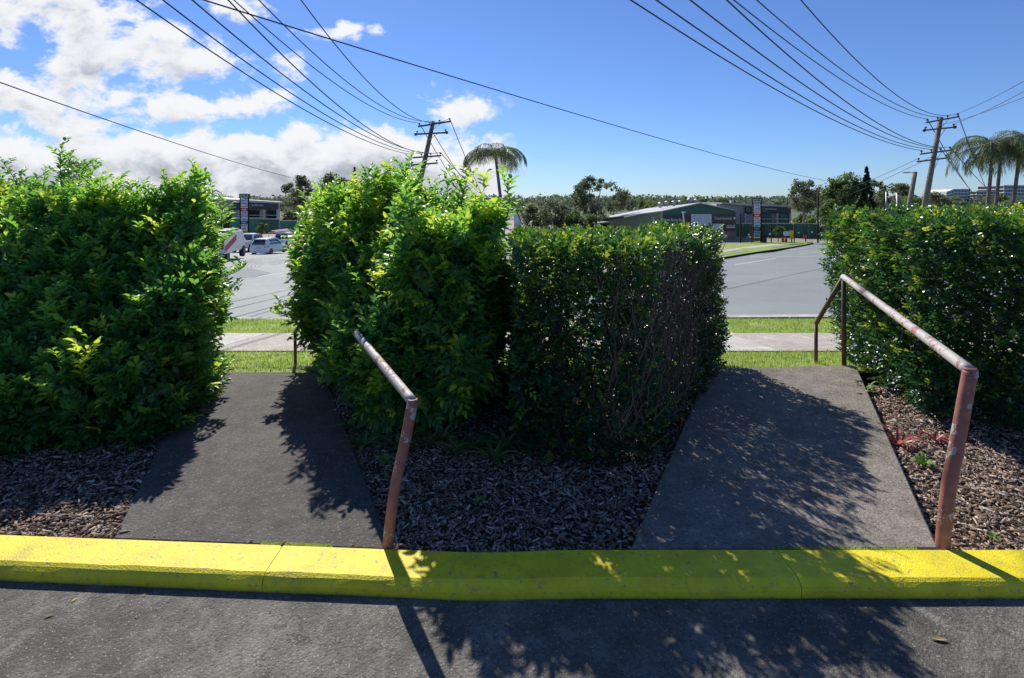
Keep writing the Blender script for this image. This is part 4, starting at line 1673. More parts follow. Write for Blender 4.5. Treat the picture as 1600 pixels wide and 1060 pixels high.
poleL, armL, _ = power_pole('weathered timber power pole with four crossarms above the loose shrub', 677, 190, 660, 268, 37)
LA = armL(653, 198, 704, 190, -.24)
LB = armL(649.5, 210, 698, 207.5, -.26, caps=True, pins=3)
LC = armL(641, 247, 689.5, 243.5, -.28)
LD = armL(642, 258.5, 684, 255, -.3, pins=3)
poleR, armR, _ = power_pole('weathered timber power pole with four crossarms in the clear blue sky', 1470, 183.5, 1444, 327, 37)
RA = armR(1447, 192, 1498, 182.5, -.24)
RB = armR(1444, 204, 1492, 199, -.26, caps=True, pins=3)
RC = armR(1438, 241, 1486, 235, -.28)
RD = armR(1433, 253, 1480, 247, -.3, pins=3)
mbb = MB().tube([px3(1430, 269, 44), px3(1418, 335, 44), px3(1414, 356, 44)], [.17, .2, .21], 10)
o = mbb.build('short_pole', M_wood, smooth=True)
tagset(o, 'short plain timber pole left of the big power pole', 'pole')
mbb = MB().tube([px3(1430, 270, 43.7), px3(1418, 270, 43.7)], .03, 6)
mbb.box(*(lambda p: (p.x - .35, p.x + .1, p.y - .12, p.y + .12, p.z - .05, p.z + .05))(px3(1418, 270, 43.7)))
mbb.build('lamp_arm', M_metal, o)
mbb = MB().tube([px3(609, 270, 44), px3(604, 300, 44), px3(600, 330, 44)], [.17, .2, .21], 10)
o = mbb.build('short_pole', M_wood, smooth=True)
tagset(o, 'short timber pole mostly behind the tip of the loose shrub', 'pole')
for (x, y0, y1, Y, lab, rr, mm) in [(1385, 300, 345, 60, 'grey far pole left of the short timber pole', .09, M_metal), (1402, 303, 345, 64, 'thin grey far pole nearest the short timber pole', .09, M_metal),
                                    (1278, 300, 376, 58, 'slim dark street pole beside the green fence', .09, M_blackshade)]:
    a, b = px3(x, y0, Y), px3(x, y1, Y)
    b.z = prof(Y) - .1
    tagset(MB().tube([a, b], rr, 8).build('pole', mm, smooth=True), lab, 'pole')


def wire_px(F, xm, ym, xn, yn, Yn, rad, label, group, ext=1.6):
    """cable from F (on the pole) through picture points m and n (n stands at distance Yn), carried on past the frame"""
    F = Vector(F)
    N = px3(xn, yn, Yn)
    # plan line F->N ; find t where X/Y matches xm
    km = (xm - 800) / 800.0
    dx, dy = N.x - F.x, N.y - F.y
    den = dx - km * dy
    t = (km * F.y - F.x) / den if abs(den) > 1e-6 else .5
    t = min(max(t, .1), .9)
    Ym = F.y + dy * t
    zm = H + (315 - ym) / 800.0 * Ym
    # quadratic z(t): z(0)=F.z, z(1)=N.z, z(t)=zm
    c = F.z
    a = ((zm - c) - (N.z - c) * t) / (t * t - t)
    a = max(min(a, 8), -1.0)
    b = (N.z - c) - a
    pts = []
    for i in range(41):
        q = i / 40 * ext
        pts.append((F.x + dx * q, F.y + dy * q, a * q * q + b * q + c))
    me = MB().tube(pts, rad, 5, cap=True)
    o = me.build('overhead_cable', M_wire)
    tagset(o, label, 'cable', group)
    return o


gl = 'cables running from the power pole over the cloudy sky'
gr = 'cables running from the power pole over the clear sky'
for F, mid, st, Yn, rad, lab in [
        (LC[0], (530, 201), (213, 0), 13, .021, 'lowest black cable of the fan across the clouds'),
        (LC[1], (530, 192), (254, 0), 13, .021, 'second lowest black cable of the fan across the clouds'),
        (LC[2], (530, 180), (300, 0), 13, .021, 'third black cable of the fan across the clouds'),
        (LC[3], (528, 165), (356, 0), 13, .021, 'black cable in the middle of the fan across the clouds'),
        (LA[0], (565, 158), (365, 0), 15, .019, 'upper cable reaching the left end of the top crossarm in the cloudy half'),
        (LA[1], (567, 147), (404, 0), 15, .019, 'upper cable second from the right in the cloudy half'),
        (LA[3], (590, 143), (470, 0), 15, .019, 'rightmost cable of the fan in the cloudy half')]:
    wire_px(F, *mid, *st, Yn, rad, lab, gl)
for F, mid, st, Yn, rad, lab in [
        (RC[0], (1320, 196), (985, 0), 13, .021, 'lowest black cable of the fan across the clear sky'),
        (RC[1], (1320, 188), (1025, 0), 13, .021, 'second lowest black cable of the fan across the clear sky'),
        (RC[2], (1320, 174), (1078, 0), 13, .021, 'third black cable of the fan across the clear sky'),
        (RC[3], (1320, 158), (1135, 0), 13, .021, 'black cable in the middle of the fan across the clear sky'),
        (RA[0], (1360, 152), (1146, 0), 15, .019, 'upper cable reaching the left end of the top crossarm in the clear half'),
        (RA[1], (1360, 140), (1182, 0), 15, .019, 'upper cable second from the right in the clear half'),
        (RA[3], (1384, 136), (1251, 0), 15, .019, 'rightmost cable of the fan in the clear half'),
        ]:
    wire_px(F, *mid, *st, Yn, rad, lab, gr)
# service cables dropping towards the trees
wire_px(px3(495, 286, 52), 200, 199, 0, 129, 14, .018, 'single dark service cable sloping across the clouds at left', 'service cables')
wire_px(px3(1298, 284, 52), 1050, 222, 806, 150, 16, .016, 'single dark service cable sloping across the clear sky', 'service cables', ext=1.25)
# lines running away to the right, and others leaving the frame
for P0, P1, rad, lab in [
        (RA[3], px3(1620, 115, 26), .016, 'upper cable leaving the clear half to the right of the pole'),
        (RB[2], px3(1620, 132, 26), .016, 'middle cable leaving the clear half to the right of the pole'),
        (RB[1], px3(1620, 144, 26), .016, 'lower cable leaving the clear half to the right of the pole'),
        (RA[3], px3(1560, 330, 90), .03, 'far cable dropping steeply from the top crossarm behind the palms'),
        (RA[0], px3(1545, 330, 90), .03, 'far cable dropping from the left end of the top crossarm behind the hedge'),
        (RC[3], px3(1580, 318, 90), .03, 'far cable from the right end of the third crossarm to the offices'),
        (RC[2], px3(1550, 325, 90), .03, 'far cable from the third crossarm towards the near office'),
        (RD[2], px3(1620, 200, 30), .016, 'low cable rising right from the fourth crossarm past the palm'),
        (RD[0], px3(1300, 302, 56), .016, 'low cable from the fourth crossarm left to the rounded tree'),
        (RD[1], px3(1270, 325, 58), .016, 'lowest cable from the fourth crossarm left to the slim dark pole'),
        (LA[3], px3(768, 330, 90), .03, 'far cable dropping steeply from the top crossarm in the cloudy half'),
        (LA[0], px3(745, 330, 90), .03, 'far cable dropping from the left end of the top crossarm in the cloudy half'),
        (LB[1], px3(760, 325, 90), .03, 'far cable dropping from the second crossarm in the cloudy half'),
        (LC[3], px3(775, 318, 90), .03, 'far cable from the third crossarm to behind the palm in the cloudy half'),
        (LD[0], px3(520, 296, 56), .016, 'low cable from the fourth crossarm to the trees in the cloudy half'),
        (LD[1], px3(440, 331, 58), .016, 'lowest cable from the fourth crossarm to the charcoal shed in the cloudy half')]:
    P0, P1 = Vector(P0), Vector(P1)
    L = (P1 - P0).length
    pts = [P0.lerp(P1, q) - Vector((0, 0, L * .022 * 4 * q * (1 - q) * .5)) for q in np.linspace(0, 1, 14)]
    tagset(MB().tube(pts, rad, 5).build('overhead_cable', M_wire), lab, 'cable')

# ---------------------------------------------------------------- buildings


def rect_px(mb, x0, y0, x1, y1, Y, depth=.1):
    a, b = px3(x0, y1, Y), px3(x1, y0, Y)
    mb.box(a.x, b.x, Y, Y + depth, a.z, b.z)
    return mb


def part_px(name, x0, y0, x1, y1, Y, m, parent, depth=.1, label=None):
    a, b = px3(x0, y1, Y), px3(x1, y0, Y)
    off = parent.location
    mb = MB().box(a.x - off.x, b.x - off.x, Y - off.y, Y + depth - off.y, a.z - off.z, b.z - off.z)
    o = mb.build(name, m, parent)
    if label:
        o['label'] = label
    return o


def poly_px(name, pix, Y, m, parent, depth=.1):
    """upright slab whose front outline is given in picture terms at distance Y"""
    off = parent.location
    n = len(pix)
    f = [px3(x, y, Y) - off for x, y in pix]
    b = [p + Vector((0, depth, 0)) for p in f]
    mb = MB()
    mb.add(f + b, [tuple(range(n)), tuple(reversed(range(n, 2 * n)))] + [(i, n + i, n + (i + 1) % n, (i + 1) % n) for i in range(n)])
    return mb.build(name, m, parent)


def lettering_px(txt, x, y, Y, hpx, wpx, m, parent):
    p = px3(x, y, Y) - parent.location
    k = Y / 800
    me_o = lettering(txt, p, hpx * k, m, parent, wpx * k)
    return me_o


def print_px(x, y, Y, hpx, wpx, m, parent, seed):
    """a line of print too far away to read: a row of small uneven raised strokes"""
    r = random.Random(seed)
    off = parent.location
    mb = MB()
    a = x - wpx / 2
    while a < x + wpx / 2 - .3:
        w = r.uniform(.35, .8)
        h = hpx * r.uniform(.35, .5)
        p0, p1 = px3(a, y + h * .9, Y) - off, px3(a + w, y - h, Y) - off
        mb.box(p0.x, p1.x, p0.y - .012, p0.y, p0.z, p1.z)
        a += w + (r.uniform(.15, .3) if r.random() < .85 else .9)
    return mb.build('print', m, parent)


def ribs(x0, x1, y0, y1, Y, step, m, parent, name='cladding_rib'):
    mb = MB()
    x = x0
    off = parent.location
    while x < x1:
        a, b = px3(x, y1, Y), px3(x + .5, y0, Y)
        mb.box(a.x - off.x, b.x - off.x, Y - off.y - .05, Y - off.y, a.z - off.z, b.z - off.z)
        x += step
    o = mb.build(name, m, parent)
    o['kind'] = 'stuff'


def charcoal_shed(dx, dy, left):
    """two storey shed with charcoal fascia, seen in both halves"""
    Y = 82
    root = empty('warehouse', px3(1185 + dx, 375 + dy, Y), ('beige warehouse with charcoal fascia and dark open bays, behind the parked white cars' if left else 'warehouse with charcoal fascia and closed green bays, right of the gabled green shed'), 'warehouse', 'warehouses behind the green fence')
    q = lambda n, x0, y0, x1, y1, m, d=.2, yy=0: part_px(n, x0 + dx, y0 + dy, x1 + dx, y1 + dy, Y + yy, m, root, d)
    q('wall', 1165, 322, 1236, 372, M_beige, .8 if left else 9, .4)
    poly_px('side_wall', [(1100 + dx, 372 + dy), (1165 + dx, 372 + dy), (1165 + dx, 322 + dy), (1120 + dx, 319 + dy)] if not left else [(1120 + dx, 372 + dy), (1165 + dx, 372 + dy), (1165 + dx, 322 + dy), (1135 + dx, 319 + dy)], Y + .3, M_beige if left else M_greywall, root, 8)
    poly_px('roof', [(1128 + dx, 318.5 + dy), (1165 + dx, 321.5 + dy), (1237 + dx, 324 + dy), (1237 + dx, 321.5 + dy), (1180 + dx, 318 + dy), (1128 + dx, 316.8 + dy)], Y - .2, M_roof, root, 1.6 if left else 11)
    q('fascia', 1165, 323.5, 1236, 334, M_darkpanel, .3, -.1)
    for (a, b) in ((1167, 1179), (1191, 1206), (1219, 1235)):
        q('bay_opening', a, 335, b, 350, M_blackshade if (left and a > 1180) else (M_greywall if a < 1180 else M_darkgreen), .2, .1)  # open left bays are solid slabs coloured as interior shade
    for a in (1165, 1188.5, 1214.5, 1235):
        q('column', a - 1, 334, a + 1.5, 352, M_roof, .3, -.15)
    q('rail', 1165, 342, 1236, 343, M_roof, .1, -.25)
    for xx in (1169, 1194):
        p = px3(xx + dx, 328.5 + dy, Y - .2) - root.location
        mb = MB()
        n = 16
        pts = [p + Vector((math.cos(t) * .24, 0, math.sin(t) * .24)) for t in np.linspace(0, 2 * math.pi, n)]
        mb.tube(pts, .05, 5, cap=False)
        mb.build('emblem', M_fenceg, root)
    print_px(1205 + dx, 327 + dy, Y - .15, 2.0, 17, M_palegrey, root, 5)
    print_px(1182 + dx, 327 + dy, Y - .15, 1.6, 5, M_palegrey, root, 6)
    p = part_px('roof_vent', 1142 + dx, 313 + dy, 1146 + dx, 317 + dy, Y + 2, M_roof, root, .5)
    return root


M_fenceg = simple('lime_sign_green', (.25, .45, .12), .5)
charcoal_shed(0, 0, False)
charcoal_shed(-802, -6, True)


def pylon(x, ytop, ybot, Y, label, left):
    k = Y / 800
    base = px3(x, ybot, Y)
    base.z = prof(Y) - .05 if Y < 60 else -3.3
    o = empty('pylon_sign', base, label, 'sign', 'tenant pylon signs')
    q = lambda n, x0, y0, x1, y1, m, d=.12, yy=0.0: part_px(n, x + x0, y0, x + x1, y1, Y + yy, m, o, d)
    b_ = ybot
    Hh = ybot - ytop
    y = lambda f: ytop + Hh * f
    a1 = MB()
    for s in (-6.2, 6.2):
        pz = px3(x + s, y(.1), Y) - base
        a1.box(pz.x - .06, pz.x + .06, 0, .14, 0 if s < 0 else 0, pz.z)
    a1.build('frame', M_blackshade, o)
    q('header', -8, y(0), 8, y(.105), M_darkpanel, .25, -.08)
    print_px(x - 2.5, y(.035), Y - .09, 2.4, 8, M_palegrey, o, 1)
    q('emblem', 4.2, y(.02), 5.8, y(.045), M_white, .02, -.10)
    print_px(x, y(.078), Y - .09, 2.2, 12, M_palegrey, o, 2)
    cols = [M_palegrey, M_palegrey, M_white, M_red, M_palegrey, M_palegrey, M_palegrey, M_blue, M_palegrey, M_palegrey, M_yel]
    n = len(cols)
    for i, m in enumerate(cols):
        f0 = .115 + i * (.80 / n)
        q('sign_panel', -5.4, y(f0 + .004), 5.4, y(f0 + .80 / n - .006), m, .08, .02)
        tm = M_red if i in (2, 4) else (M_white if m in (M_red, M_blue) else (M_blackshade if m is M_yel else M_blueg))
        print_px(x, y(f0 + .4 / n), Y + .018, 2.2, 6.5 + (i * 7 % 3), tm, o, i + 10)
    return o


M_blueg = simple('slate_blue_print', (.12, .17, .26), .5)
pylon(381.5, 303, 371, 60.5, 'tall tenant pylon sign with pale panels behind the white pickup in the cloudy half', True)
pylon(1183, 310, 383, 57.5, 'tall tenant pylon sign with pale panels on the verge beside the dark green shed', False)


def sheet_fence(name, x0, y0, x1, y1, Y, m, label, step=2.2):
    o = empty(name, px3((x0 + x1) / 2, y1, Y), label, 'fence')
    x = x0
    while x < x1 - .1:
        part_px('panel', x, y0 + .01 * (x - x0), min(x + 12, x1) - .3, y1, Y, m, o, .06)
        x += 12
    part_px('rail', x0, y0 - 1.0, x1, y0, Y - .05, M_roof, o, .1)
    ribs(x0, x1, y0 + .5, y1, Y, step, m, o, 'rib')
    return o


sheet_fence('green_fence', 359, 341.5, 406, 366, 68, M_fencegreen, 'green corrugated fence left of the round tree in the cloudy half')
sheet_fence('green_fence', 406, 343, 436, 366, 68.5, M_darkgreen, 'dark green fence directly behind the round tree in the cloudy half')
sheet_fence('green_fence', 437, 345.5, 500, 368, 66, M_fencegreen, 'bright green container side showing beyond the white van')
sheet_fence('green_fence', 1150, 350, 1188, 370, 68, M_darkgreen, 'dark green fence behind the pylon sign in the clear half')
sheet_fence('green_fence', 1189, 350, 1240, 373, 68.5, M_darkgreen, 'dark green fence behind the small round tree in the clear half')
sheet_fence('green_fence', 1240, 350, 1325, 374, 67, M_fencegreen, 'long green corrugated fence left of the clipped right hedge')

# dark green gabled shed with sign wall
shed = empty('gabled_shed', px3(1090, 386, 64), 'dark green gabled shed with brown company sign panels and a white roller door', 'shed')
poly_px('gable_wall', [(1034, 390), (1150, 390), (1149.5, 328.5), (1094, 317.5), (1034, 329.5)], 64, M_darkgreen, shed, .3)
lw = M_midgreen
# long side wall running back to the left
off = shed.location
A = [px3(1034, 390, 64), px3(1034, 329.5, 64), px3(942, 346, 84), px3(942, 380, 84)]
A[3].z = A[0].z
mb = MB().quad(*[p - off for p in (A[0], A[1], A[2], A[3])])
o = mb.build('side_wall', lw, shed)
o.modifiers.new('s', 'SOLIDIFY').thickness = .2
mb = MB().quad(*[p - off for p in (px3(1033, 329.8, 63.6), px3(1094, 316.8, 63.6), px3(1012, 325.5, 86), px3(928, 343, 86))])
o = mb.build('roof', M_roof, shed)
o.modifiers.new('s', 'SOLIDIFY').thickness = .12
mb = MB().quad(*[p - off for p in (px3(1094, 316.8, 63.6), px3(1151, 328.5, 63.6), px3(1120, 331, 86), px3(1050, 322, 86))])
o = mb.build('roof', M_roof, shed)
o.modifiers.new('s', 'SOLIDIFY').thickness = .12
q = lambda n, x0, y0, x1, y1, m, d=.06, yy=-.08: part_px(n, x0, y0, x1, y1, 64 + yy, m, shed, d)
q('sign_panel', 1035, 335.5, 1068, 353, M_darkpanel)
q('sign_panel', 1068.5, 335.5, 1079, 353, M_brown)
rd = q('roller_door', 1080, 335, 1112, 354, M_white)
for i in range(8):
    q('door_slat', 1080.5, 336 + i * 2.2, 1111.5, 337.6 + i * 2.2, M_palegrey, .04, -.13)
q('sign_panel', 1113, 334.5, 1149, 365, M_brown)
q('sign_panel', 1114, 350, 1130, 358.5, M_palegrey, .04, -.14)
q('banner_stripe', 1135, 354.5, 1149, 356.3, M_white, .04, -.14)
q('banner', 1120, 362, 1150, 385, M_brick, .06, -.12)
q('window', 1124, 367, 1129, 372, M_white, .05, -.2)
for sx_ in (1051, 1131):
    lettering_px('Diesel Australia', sx_ - 1, 344 if sx_ < 1100 else 341.5, 63.86, 6.6, 30 if sx_ < 1100 else 27, M_white, shed)
    q('emblem', sx_ + 15.3, (342 if sx_ < 1100 else 339.5), sx_ + 18, (345.5 if sx_ < 1100 else 343), M_yel if sx_ < 1100 else M_palegrey, .04, -.15)
print_px(1142, 352.6, 63.85, 1.8, 12, M_white, shed, 31)
# window and columns on the side wall
for (x, Y) in ((1034, 64), (1013, 68), (990, 73), (968, 78)):
    a, b = px3(x, 331 + (1034 - x) * .17, Y - .25) - off, px3(x + 1.2, 390, Y - .25) - off
    MB().box(a.x, b.x, a.y, a.y + .15, b.z, a.z).build('column', M_beige, shed)
a = px3(1020, 346, 66.3) - off
w_ = MB().box(a.x, a.x + .5, a.y - .1, a.y, a.z, a.z + .6).build('window', M_white, shed)
MB().box(a.x + .08, a.x + .42, a.y - .13, a.y - .1, a.z + .08, a.z + .52).build('pane', M_glass, w_)
# turbine vents on the roof
for i, (x, y) in enumerate([(1032, 321), (1042, 319), (1053, 318.5), (1063, 318), (1077, 315), (1088, 315.5)]):
    p = px3(x, y, 70) - off
    mb = MB().tube([p - Vector((0, 0, .35)), p, p + Vector((0, 0, .05)), p + Vector((0, 0, .28)), p + Vector((0, 0, .42))], [.17, .17, .30, .33, .12], 12)
    mb.build('roof_vent', M_metal, shed, smooth=False)
# leaning white strut in front
mb = MB().tube([px3(1067, 332, 60), px3(1070, 356, 60), px3(1071, 385, 60)], .09, 8)
mb.box(*(lambda p: (p.x - .1, p.x + .32, p.y - .1, p.y + .1, p.z - .04, p.z + .08))(px3(1067, 332, 60)))
tagset(mb.build('lamp_post', M_palegrey), 'white security lamp post in front of the dark sign panel', 'lamp post')
# side shed with awning
sh2 = empty('lean_to_shed', px3(955, 375, 82), 'low green lean-to shed with pale awning roof at the left end of the gabled shed', 'shed')
poly_px('wall', [(930, 380), (975, 380), (975, 336), (930, 343)], 83, M_midgreen, sh2, 5)
poly_px('awning', [(925, 349), (968, 345), (968, 346.5), (925, 351.5)], 80, M_roof, sh2, 3)
poly_px('door_opening', [(934, 375), (962, 375), (962, 347.5), (934, 350.5)], 82.6, M_blackshade, sh2, .3)  # solid slab, near-black to imitate the shade inside the doorway
# pale shed gable at the middle of the picture
sh3 = empty('grey_shed', px3(812, 370, 50), 'corner of a pale grey shed with dark edge trim at the middle of the picture', 'shed')
poly_px('wall', [(803, 380), (815, 380), (815, 350), (806, 328), (803, 328)], 50, M_palegrey, sh3, 3)
poly_px('trim', [(815, 350), (816.2, 350), (807, 326.5), (805.8, 328)], 49.9, M_blackshade, sh3, 3)
# beige shed behind the left bush
sh4 = empty('warehouse', px3(330, 375, 84), 'long beige warehouse mostly hidden behind the left bush', 'warehouse')
poly_px('wall', [(180, 375), (341, 375), (341, 314), (250, 313), (180, 314)], 84, M_beige, sh4, 8)
poly_px('roof', [(176, 314), (345, 314), (345, 311.5), (300, 307.5), (176, 311)], 83.5, M_roof, sh4, 9)
part_px('bay_opening', 336, 326, 346, 344, 83.4, M_blackshade, sh4, .3)  # shade inside the bay is painted as a dark slab
part_px('pallet_stack', 336, 345, 350, 358, 80, M_brown, sh4, 1)

# mesh fence along the far verge
mf = empty('mesh_fence', px3(1200, 380, 57), 'black wire mesh security fence with tall posts and a gate along the far verge', 'fence')
offm = mf.location
for x, y0, y1 in [(1157, 334, 383), (1160.5, 352, 383), (1174, 352, 381), (1192, 352, 381), (1205, 352, 380), (1237, 350, 380), (1241, 350, 380), (1259, 351, 378), (1282, 350, 376), (1302, 350, 376)]:
    p0, p1 = px3(x, y0, 57) - offm, px3(x, y1, 57) - offm
    w_ = .07 if y0 > 340 else .12
    MB().box(p0.x - w_ * .6, p0.x + w_ * .6, p0.y - w_ * .6, p0.y + w_ * .6, p1.z, p0.z).build('post', M_blackshade, mf)
mb = MB()
for x in np.arange(1151, 1316, 1.15):
    p0, p1 = px3(x, 354, 57.1) - offm, px3(x, 377, 57.1) - offm
    mb.box(p0.x - .004, p0.x + .004, p0.y, p0.y + .008, p1.z, p0.z)
for y in np.arange(354, 378, 1.6):
    p0, p1 = px3(1151, y, 57.1) - offm, px3(1316, y, 57.1) - offm
    mb.box(p0.x, p1.x, p0.y, p0.y + .008, p0.z - .004, p0.z + .004)
o = mb.build('mesh', M_blackshade, mf)
o['kind'] = 'stuff'
for x, y, w_ in [(1132, 369, 2.6), (1169, 367, 2.4), (1202, 366, 2.4), (1224, 365, 2.4), (1247, 364, 2), (1268, 363, 2)]:
    part_px('notice', x, y - w_ / 2, x + w_, y + w_ / 2, 56.9, M_white, mf, .03)
# orange barriers, bins, cylinders in the yard
for x, y, lab in [(1223, 375, 'red plastic drum, left one of the pair behind the mesh gate'), (1228, 375.5, 'red plastic drum, right one of the pair behind the mesh gate')]:
    p = px3(x, y + 4, 58)
    mb = MB().tube([p, p + Vector((0, 0, .18)), p + Vector((0, 0, .2)), p + Vector((0, 0, .4)), p + Vector((0, 0, .45)), p + Vector((0, 0, .62))], [.17, .17, .14, .15, .12, .09], 12)
    tagset(mb.build('drum', M_orange), lab, 'drum')
p = px3(1194, 382, 57)
mb = MB().box(p.x - .22, p.x + .22, p.y - .2, p.y + .2, p.z, p.z + .85)
bn = mb.build('wheelie_bin', M_black, None, bevel=.04)
MB().box(p.x - .26, p.x + .26, p.y - .24, p.y + .22, p.z + .85, p.z + .94).build('lid', M_blackshade, bn)
tagset(bn, 'black wheelie bin right of the pylon sign base', 'bin')
p = px3(1237, 371, 56.8)
tagset(MB().box(p.x - .18, p.x + .18, p.y - .03, p.y + .03, p.z - .2, p.z + .75).build('yellow_sign', M_yel), 'small yellow upright sign on the mesh gate', 'sign')
p = px3(1229, 366, 56.8)
tagset(MB().box(p.x - .3, p.x + .3, p.y - .03, p.y + .03, p.z - .2, p.z + .3).build('white_sign', M_palegrey), 'pale square notice board on the mesh gate above the drums', 'sign')
p = px3(1258, 371, 56.8)
tagset(MB().box(p.x - .18, p.x + .18, p.y - .03, p.y + .03, p.z - .2, p.z + .25).build('red_sign', M_red), 'small red and white notice right of the mesh gate', 'sign')

# ---------------------------------------------------------------- offices on the hill


def office(label, x0, x1, ytop, ybot, Y, floors, glassy, seed):
    o = empty('office_block', px3((x0 + x1) / 2, ybot, Y), label, 'office block', 'office blocks on the hill')
    part_px('wall', x0, ytop, x1, ybot + 6, Y, M_officeglass if glassy else M_glass, o, 18)
    hh = (ybot - ytop) / floors
    for i in range(floors + 1):
        part_px('floor_band', x0 - .5, ytop - .5 + i * hh, x1 + .5, ytop + .5 + i * hh + (0 if glassy else .4), Y - .6, M_white, o, 19)
    n = int((x1 - x0) / 5)
    for i in range(n + 1):
        x = x0 + (x1 - x0) * i / n
        part_px('mullion', x - .25, ytop, x + .25, ybot, Y - .3, M_palegrey, o, .3)
    if glassy:
        poly_px('curved_end', [(x0 - 11, ybot), (x0, ybot), (x0, ytop), (x0 - 11, ytop + 3.5)], Y, M_white, o, 15)
        for i in range(floors):
            poly_px('window', [(x0 - 11, ytop + 3.8 + hh * .4 + hh * i * .86), (x0, ytop + hh * .35 + hh * i), (x0, ytop + hh * .8 + hh * i), (x0 - 11, ytop + 3.8 + hh * .8 + hh * i * .86)], Y - .2, M_glass, o, .1)
    return o


office('glass fronted office block with a white curved end, nearest the power pole', 1490, 1516, 296, 321, 300, 5, True, 1)
office('white banded office block between the palm trunks', 1526, 1556, 299, 319, 310, 4, False, 2)
office('white banded office block behind the palms at the right edge', 1569, 1605, 290, 312, 320, 4, False, 3)
hs_ = empty('pale_house', px3(1515, 328, 170), 'pale blue and white low roofs just above the clipped right hedge', 'house')
poly_px('roof', [(1470, 326), (1505, 326), (1500, 321), (1476, 321)], 170, M_palegrey, hs_, 8)
poly_px('roof', [(1496, 330), (1520, 330), (1516, 325), (1500, 325)], 160, M_white, hs_, 8)
poly_px('wall', [(1472, 338), (1518, 338), (1518, 326), (1472, 326)], 171, M_beige, hs_, 6)

# ---------------------------------------------------------------- cars


def lathe_x(mb, c, prof_, n=20):
    """profile [(x, r)] turned round the X axis at c"""
    c = Vector(c)
    b = len(mb.v)
    for (x, r_) in prof_:
        for k in range(n):
            t = 2 * math.pi * k / n
            mb.v.append(tuple(c + Vector((x, r_ * math.cos(t), r_ * math.sin(t)))))
    for i in range(len(prof_) - 1):
        for k in range(n):
            mb.f.append((b + i * n + k, b + (i + 1) * n + k, b + (i + 1) * n + (k + 1) % n, b + i * n + (k + 1) % n))
    return mb


def wheel(root, x, y, r_, w, side, rim_m):
    """axle runs along X (car length runs along Y)"""
    o = MB()
    lathe_x(o, (x, y, r_), [(-w / 2, r_ * .60), (-w / 2, r_ * .93), (-w * .38, r_), (w * .38, r_), (w / 2, r_ * .93), (w / 2, r_ * .60)])
    wh = o.build('wheel', M_tyre, root, smooth=True)
    rm = MB()
    s = side
    lathe_x(rm, (x + s * w * .36, y, r_), [(0, r_ * .64), (s * w * .14, r_ * .60), (s * w * .10, r_ * .52), (-s * w * .02, r_ * .50), (-s * w * .02, .001)])
    for k in range(5):
        a = k * 2 * math.pi / 5
        c = Vector((x + s * w * .44, y, r_))
        d = Vector((0, math.cos(a), math.sin(a)))
        t = Vector((0, -math.sin(a), math.cos(a)))
        h = r_ * .56
        rm.add([c + t * .03, c - t * .03, c + d * h - t * .05, c + d * h + t * .05], [(0, 1, 2, 3)])
    rm.build('rim', rim_m, wh, smooth=False)
    return wh


def car_body(rings, m, name, root, smooth=True, caps=True):
    """rings: list of (y, half_width_bottom, half_width_mid, half_width_top, z_bottom, z_mid, z_top)"""
    mb = MB()
    n = 0
    for (y, wb, wm, wt, zb, zm, zt) in rings:
        ring = [(-wb, y, zb), (-wm, y, (zb + zm) / 2), (-wm, y, zm), (-wt, y, zt), (-wt * .5, y, zt + .015), (wt * .5, y, zt + .015), (wt, y, zt), (wm, y, zm), (wm, y, (zb + zm) / 2), (wb, y, zb)]
        n = len(ring)
        mb.v += ring
    for i in range(len(rings) - 1):
        for k in range(n):
            a = i * n + k
            b = i * n + (k + 1) % n
            mb.f.append((a, b, b + n, a + n))
    if caps:
        mb.f.append(tuple(range(n)))
        mb.f.append(tuple((len(rings) - 1) * n + k for k in reversed(range(n))))
    o = mb.build(name, m, root, smooth=False, bevel=.03, seg=2)
    return o


def side_windows(root, quads, xw, m=None):
    """glass on both sides; quads in (y,z); xw(y,z) half width there"""
    for qd in quads:
        for s in (-1, 1):
            mb = MB()
            pts = [(s * (xw(y, z) + .012), y, z) for y, z in qd]
            inn = [(s * (xw(y, z) - .02), y, z) for y, z in qd]
            n = len(pts)
            mb.add(pts + inn, [tuple(range(n)), tuple(reversed(range(n, 2 * n)))] + [(i, (i + 1) % n, n + (i + 1) % n, n + i) for i in range(n)])
            mb.build('window', M_glass, root)


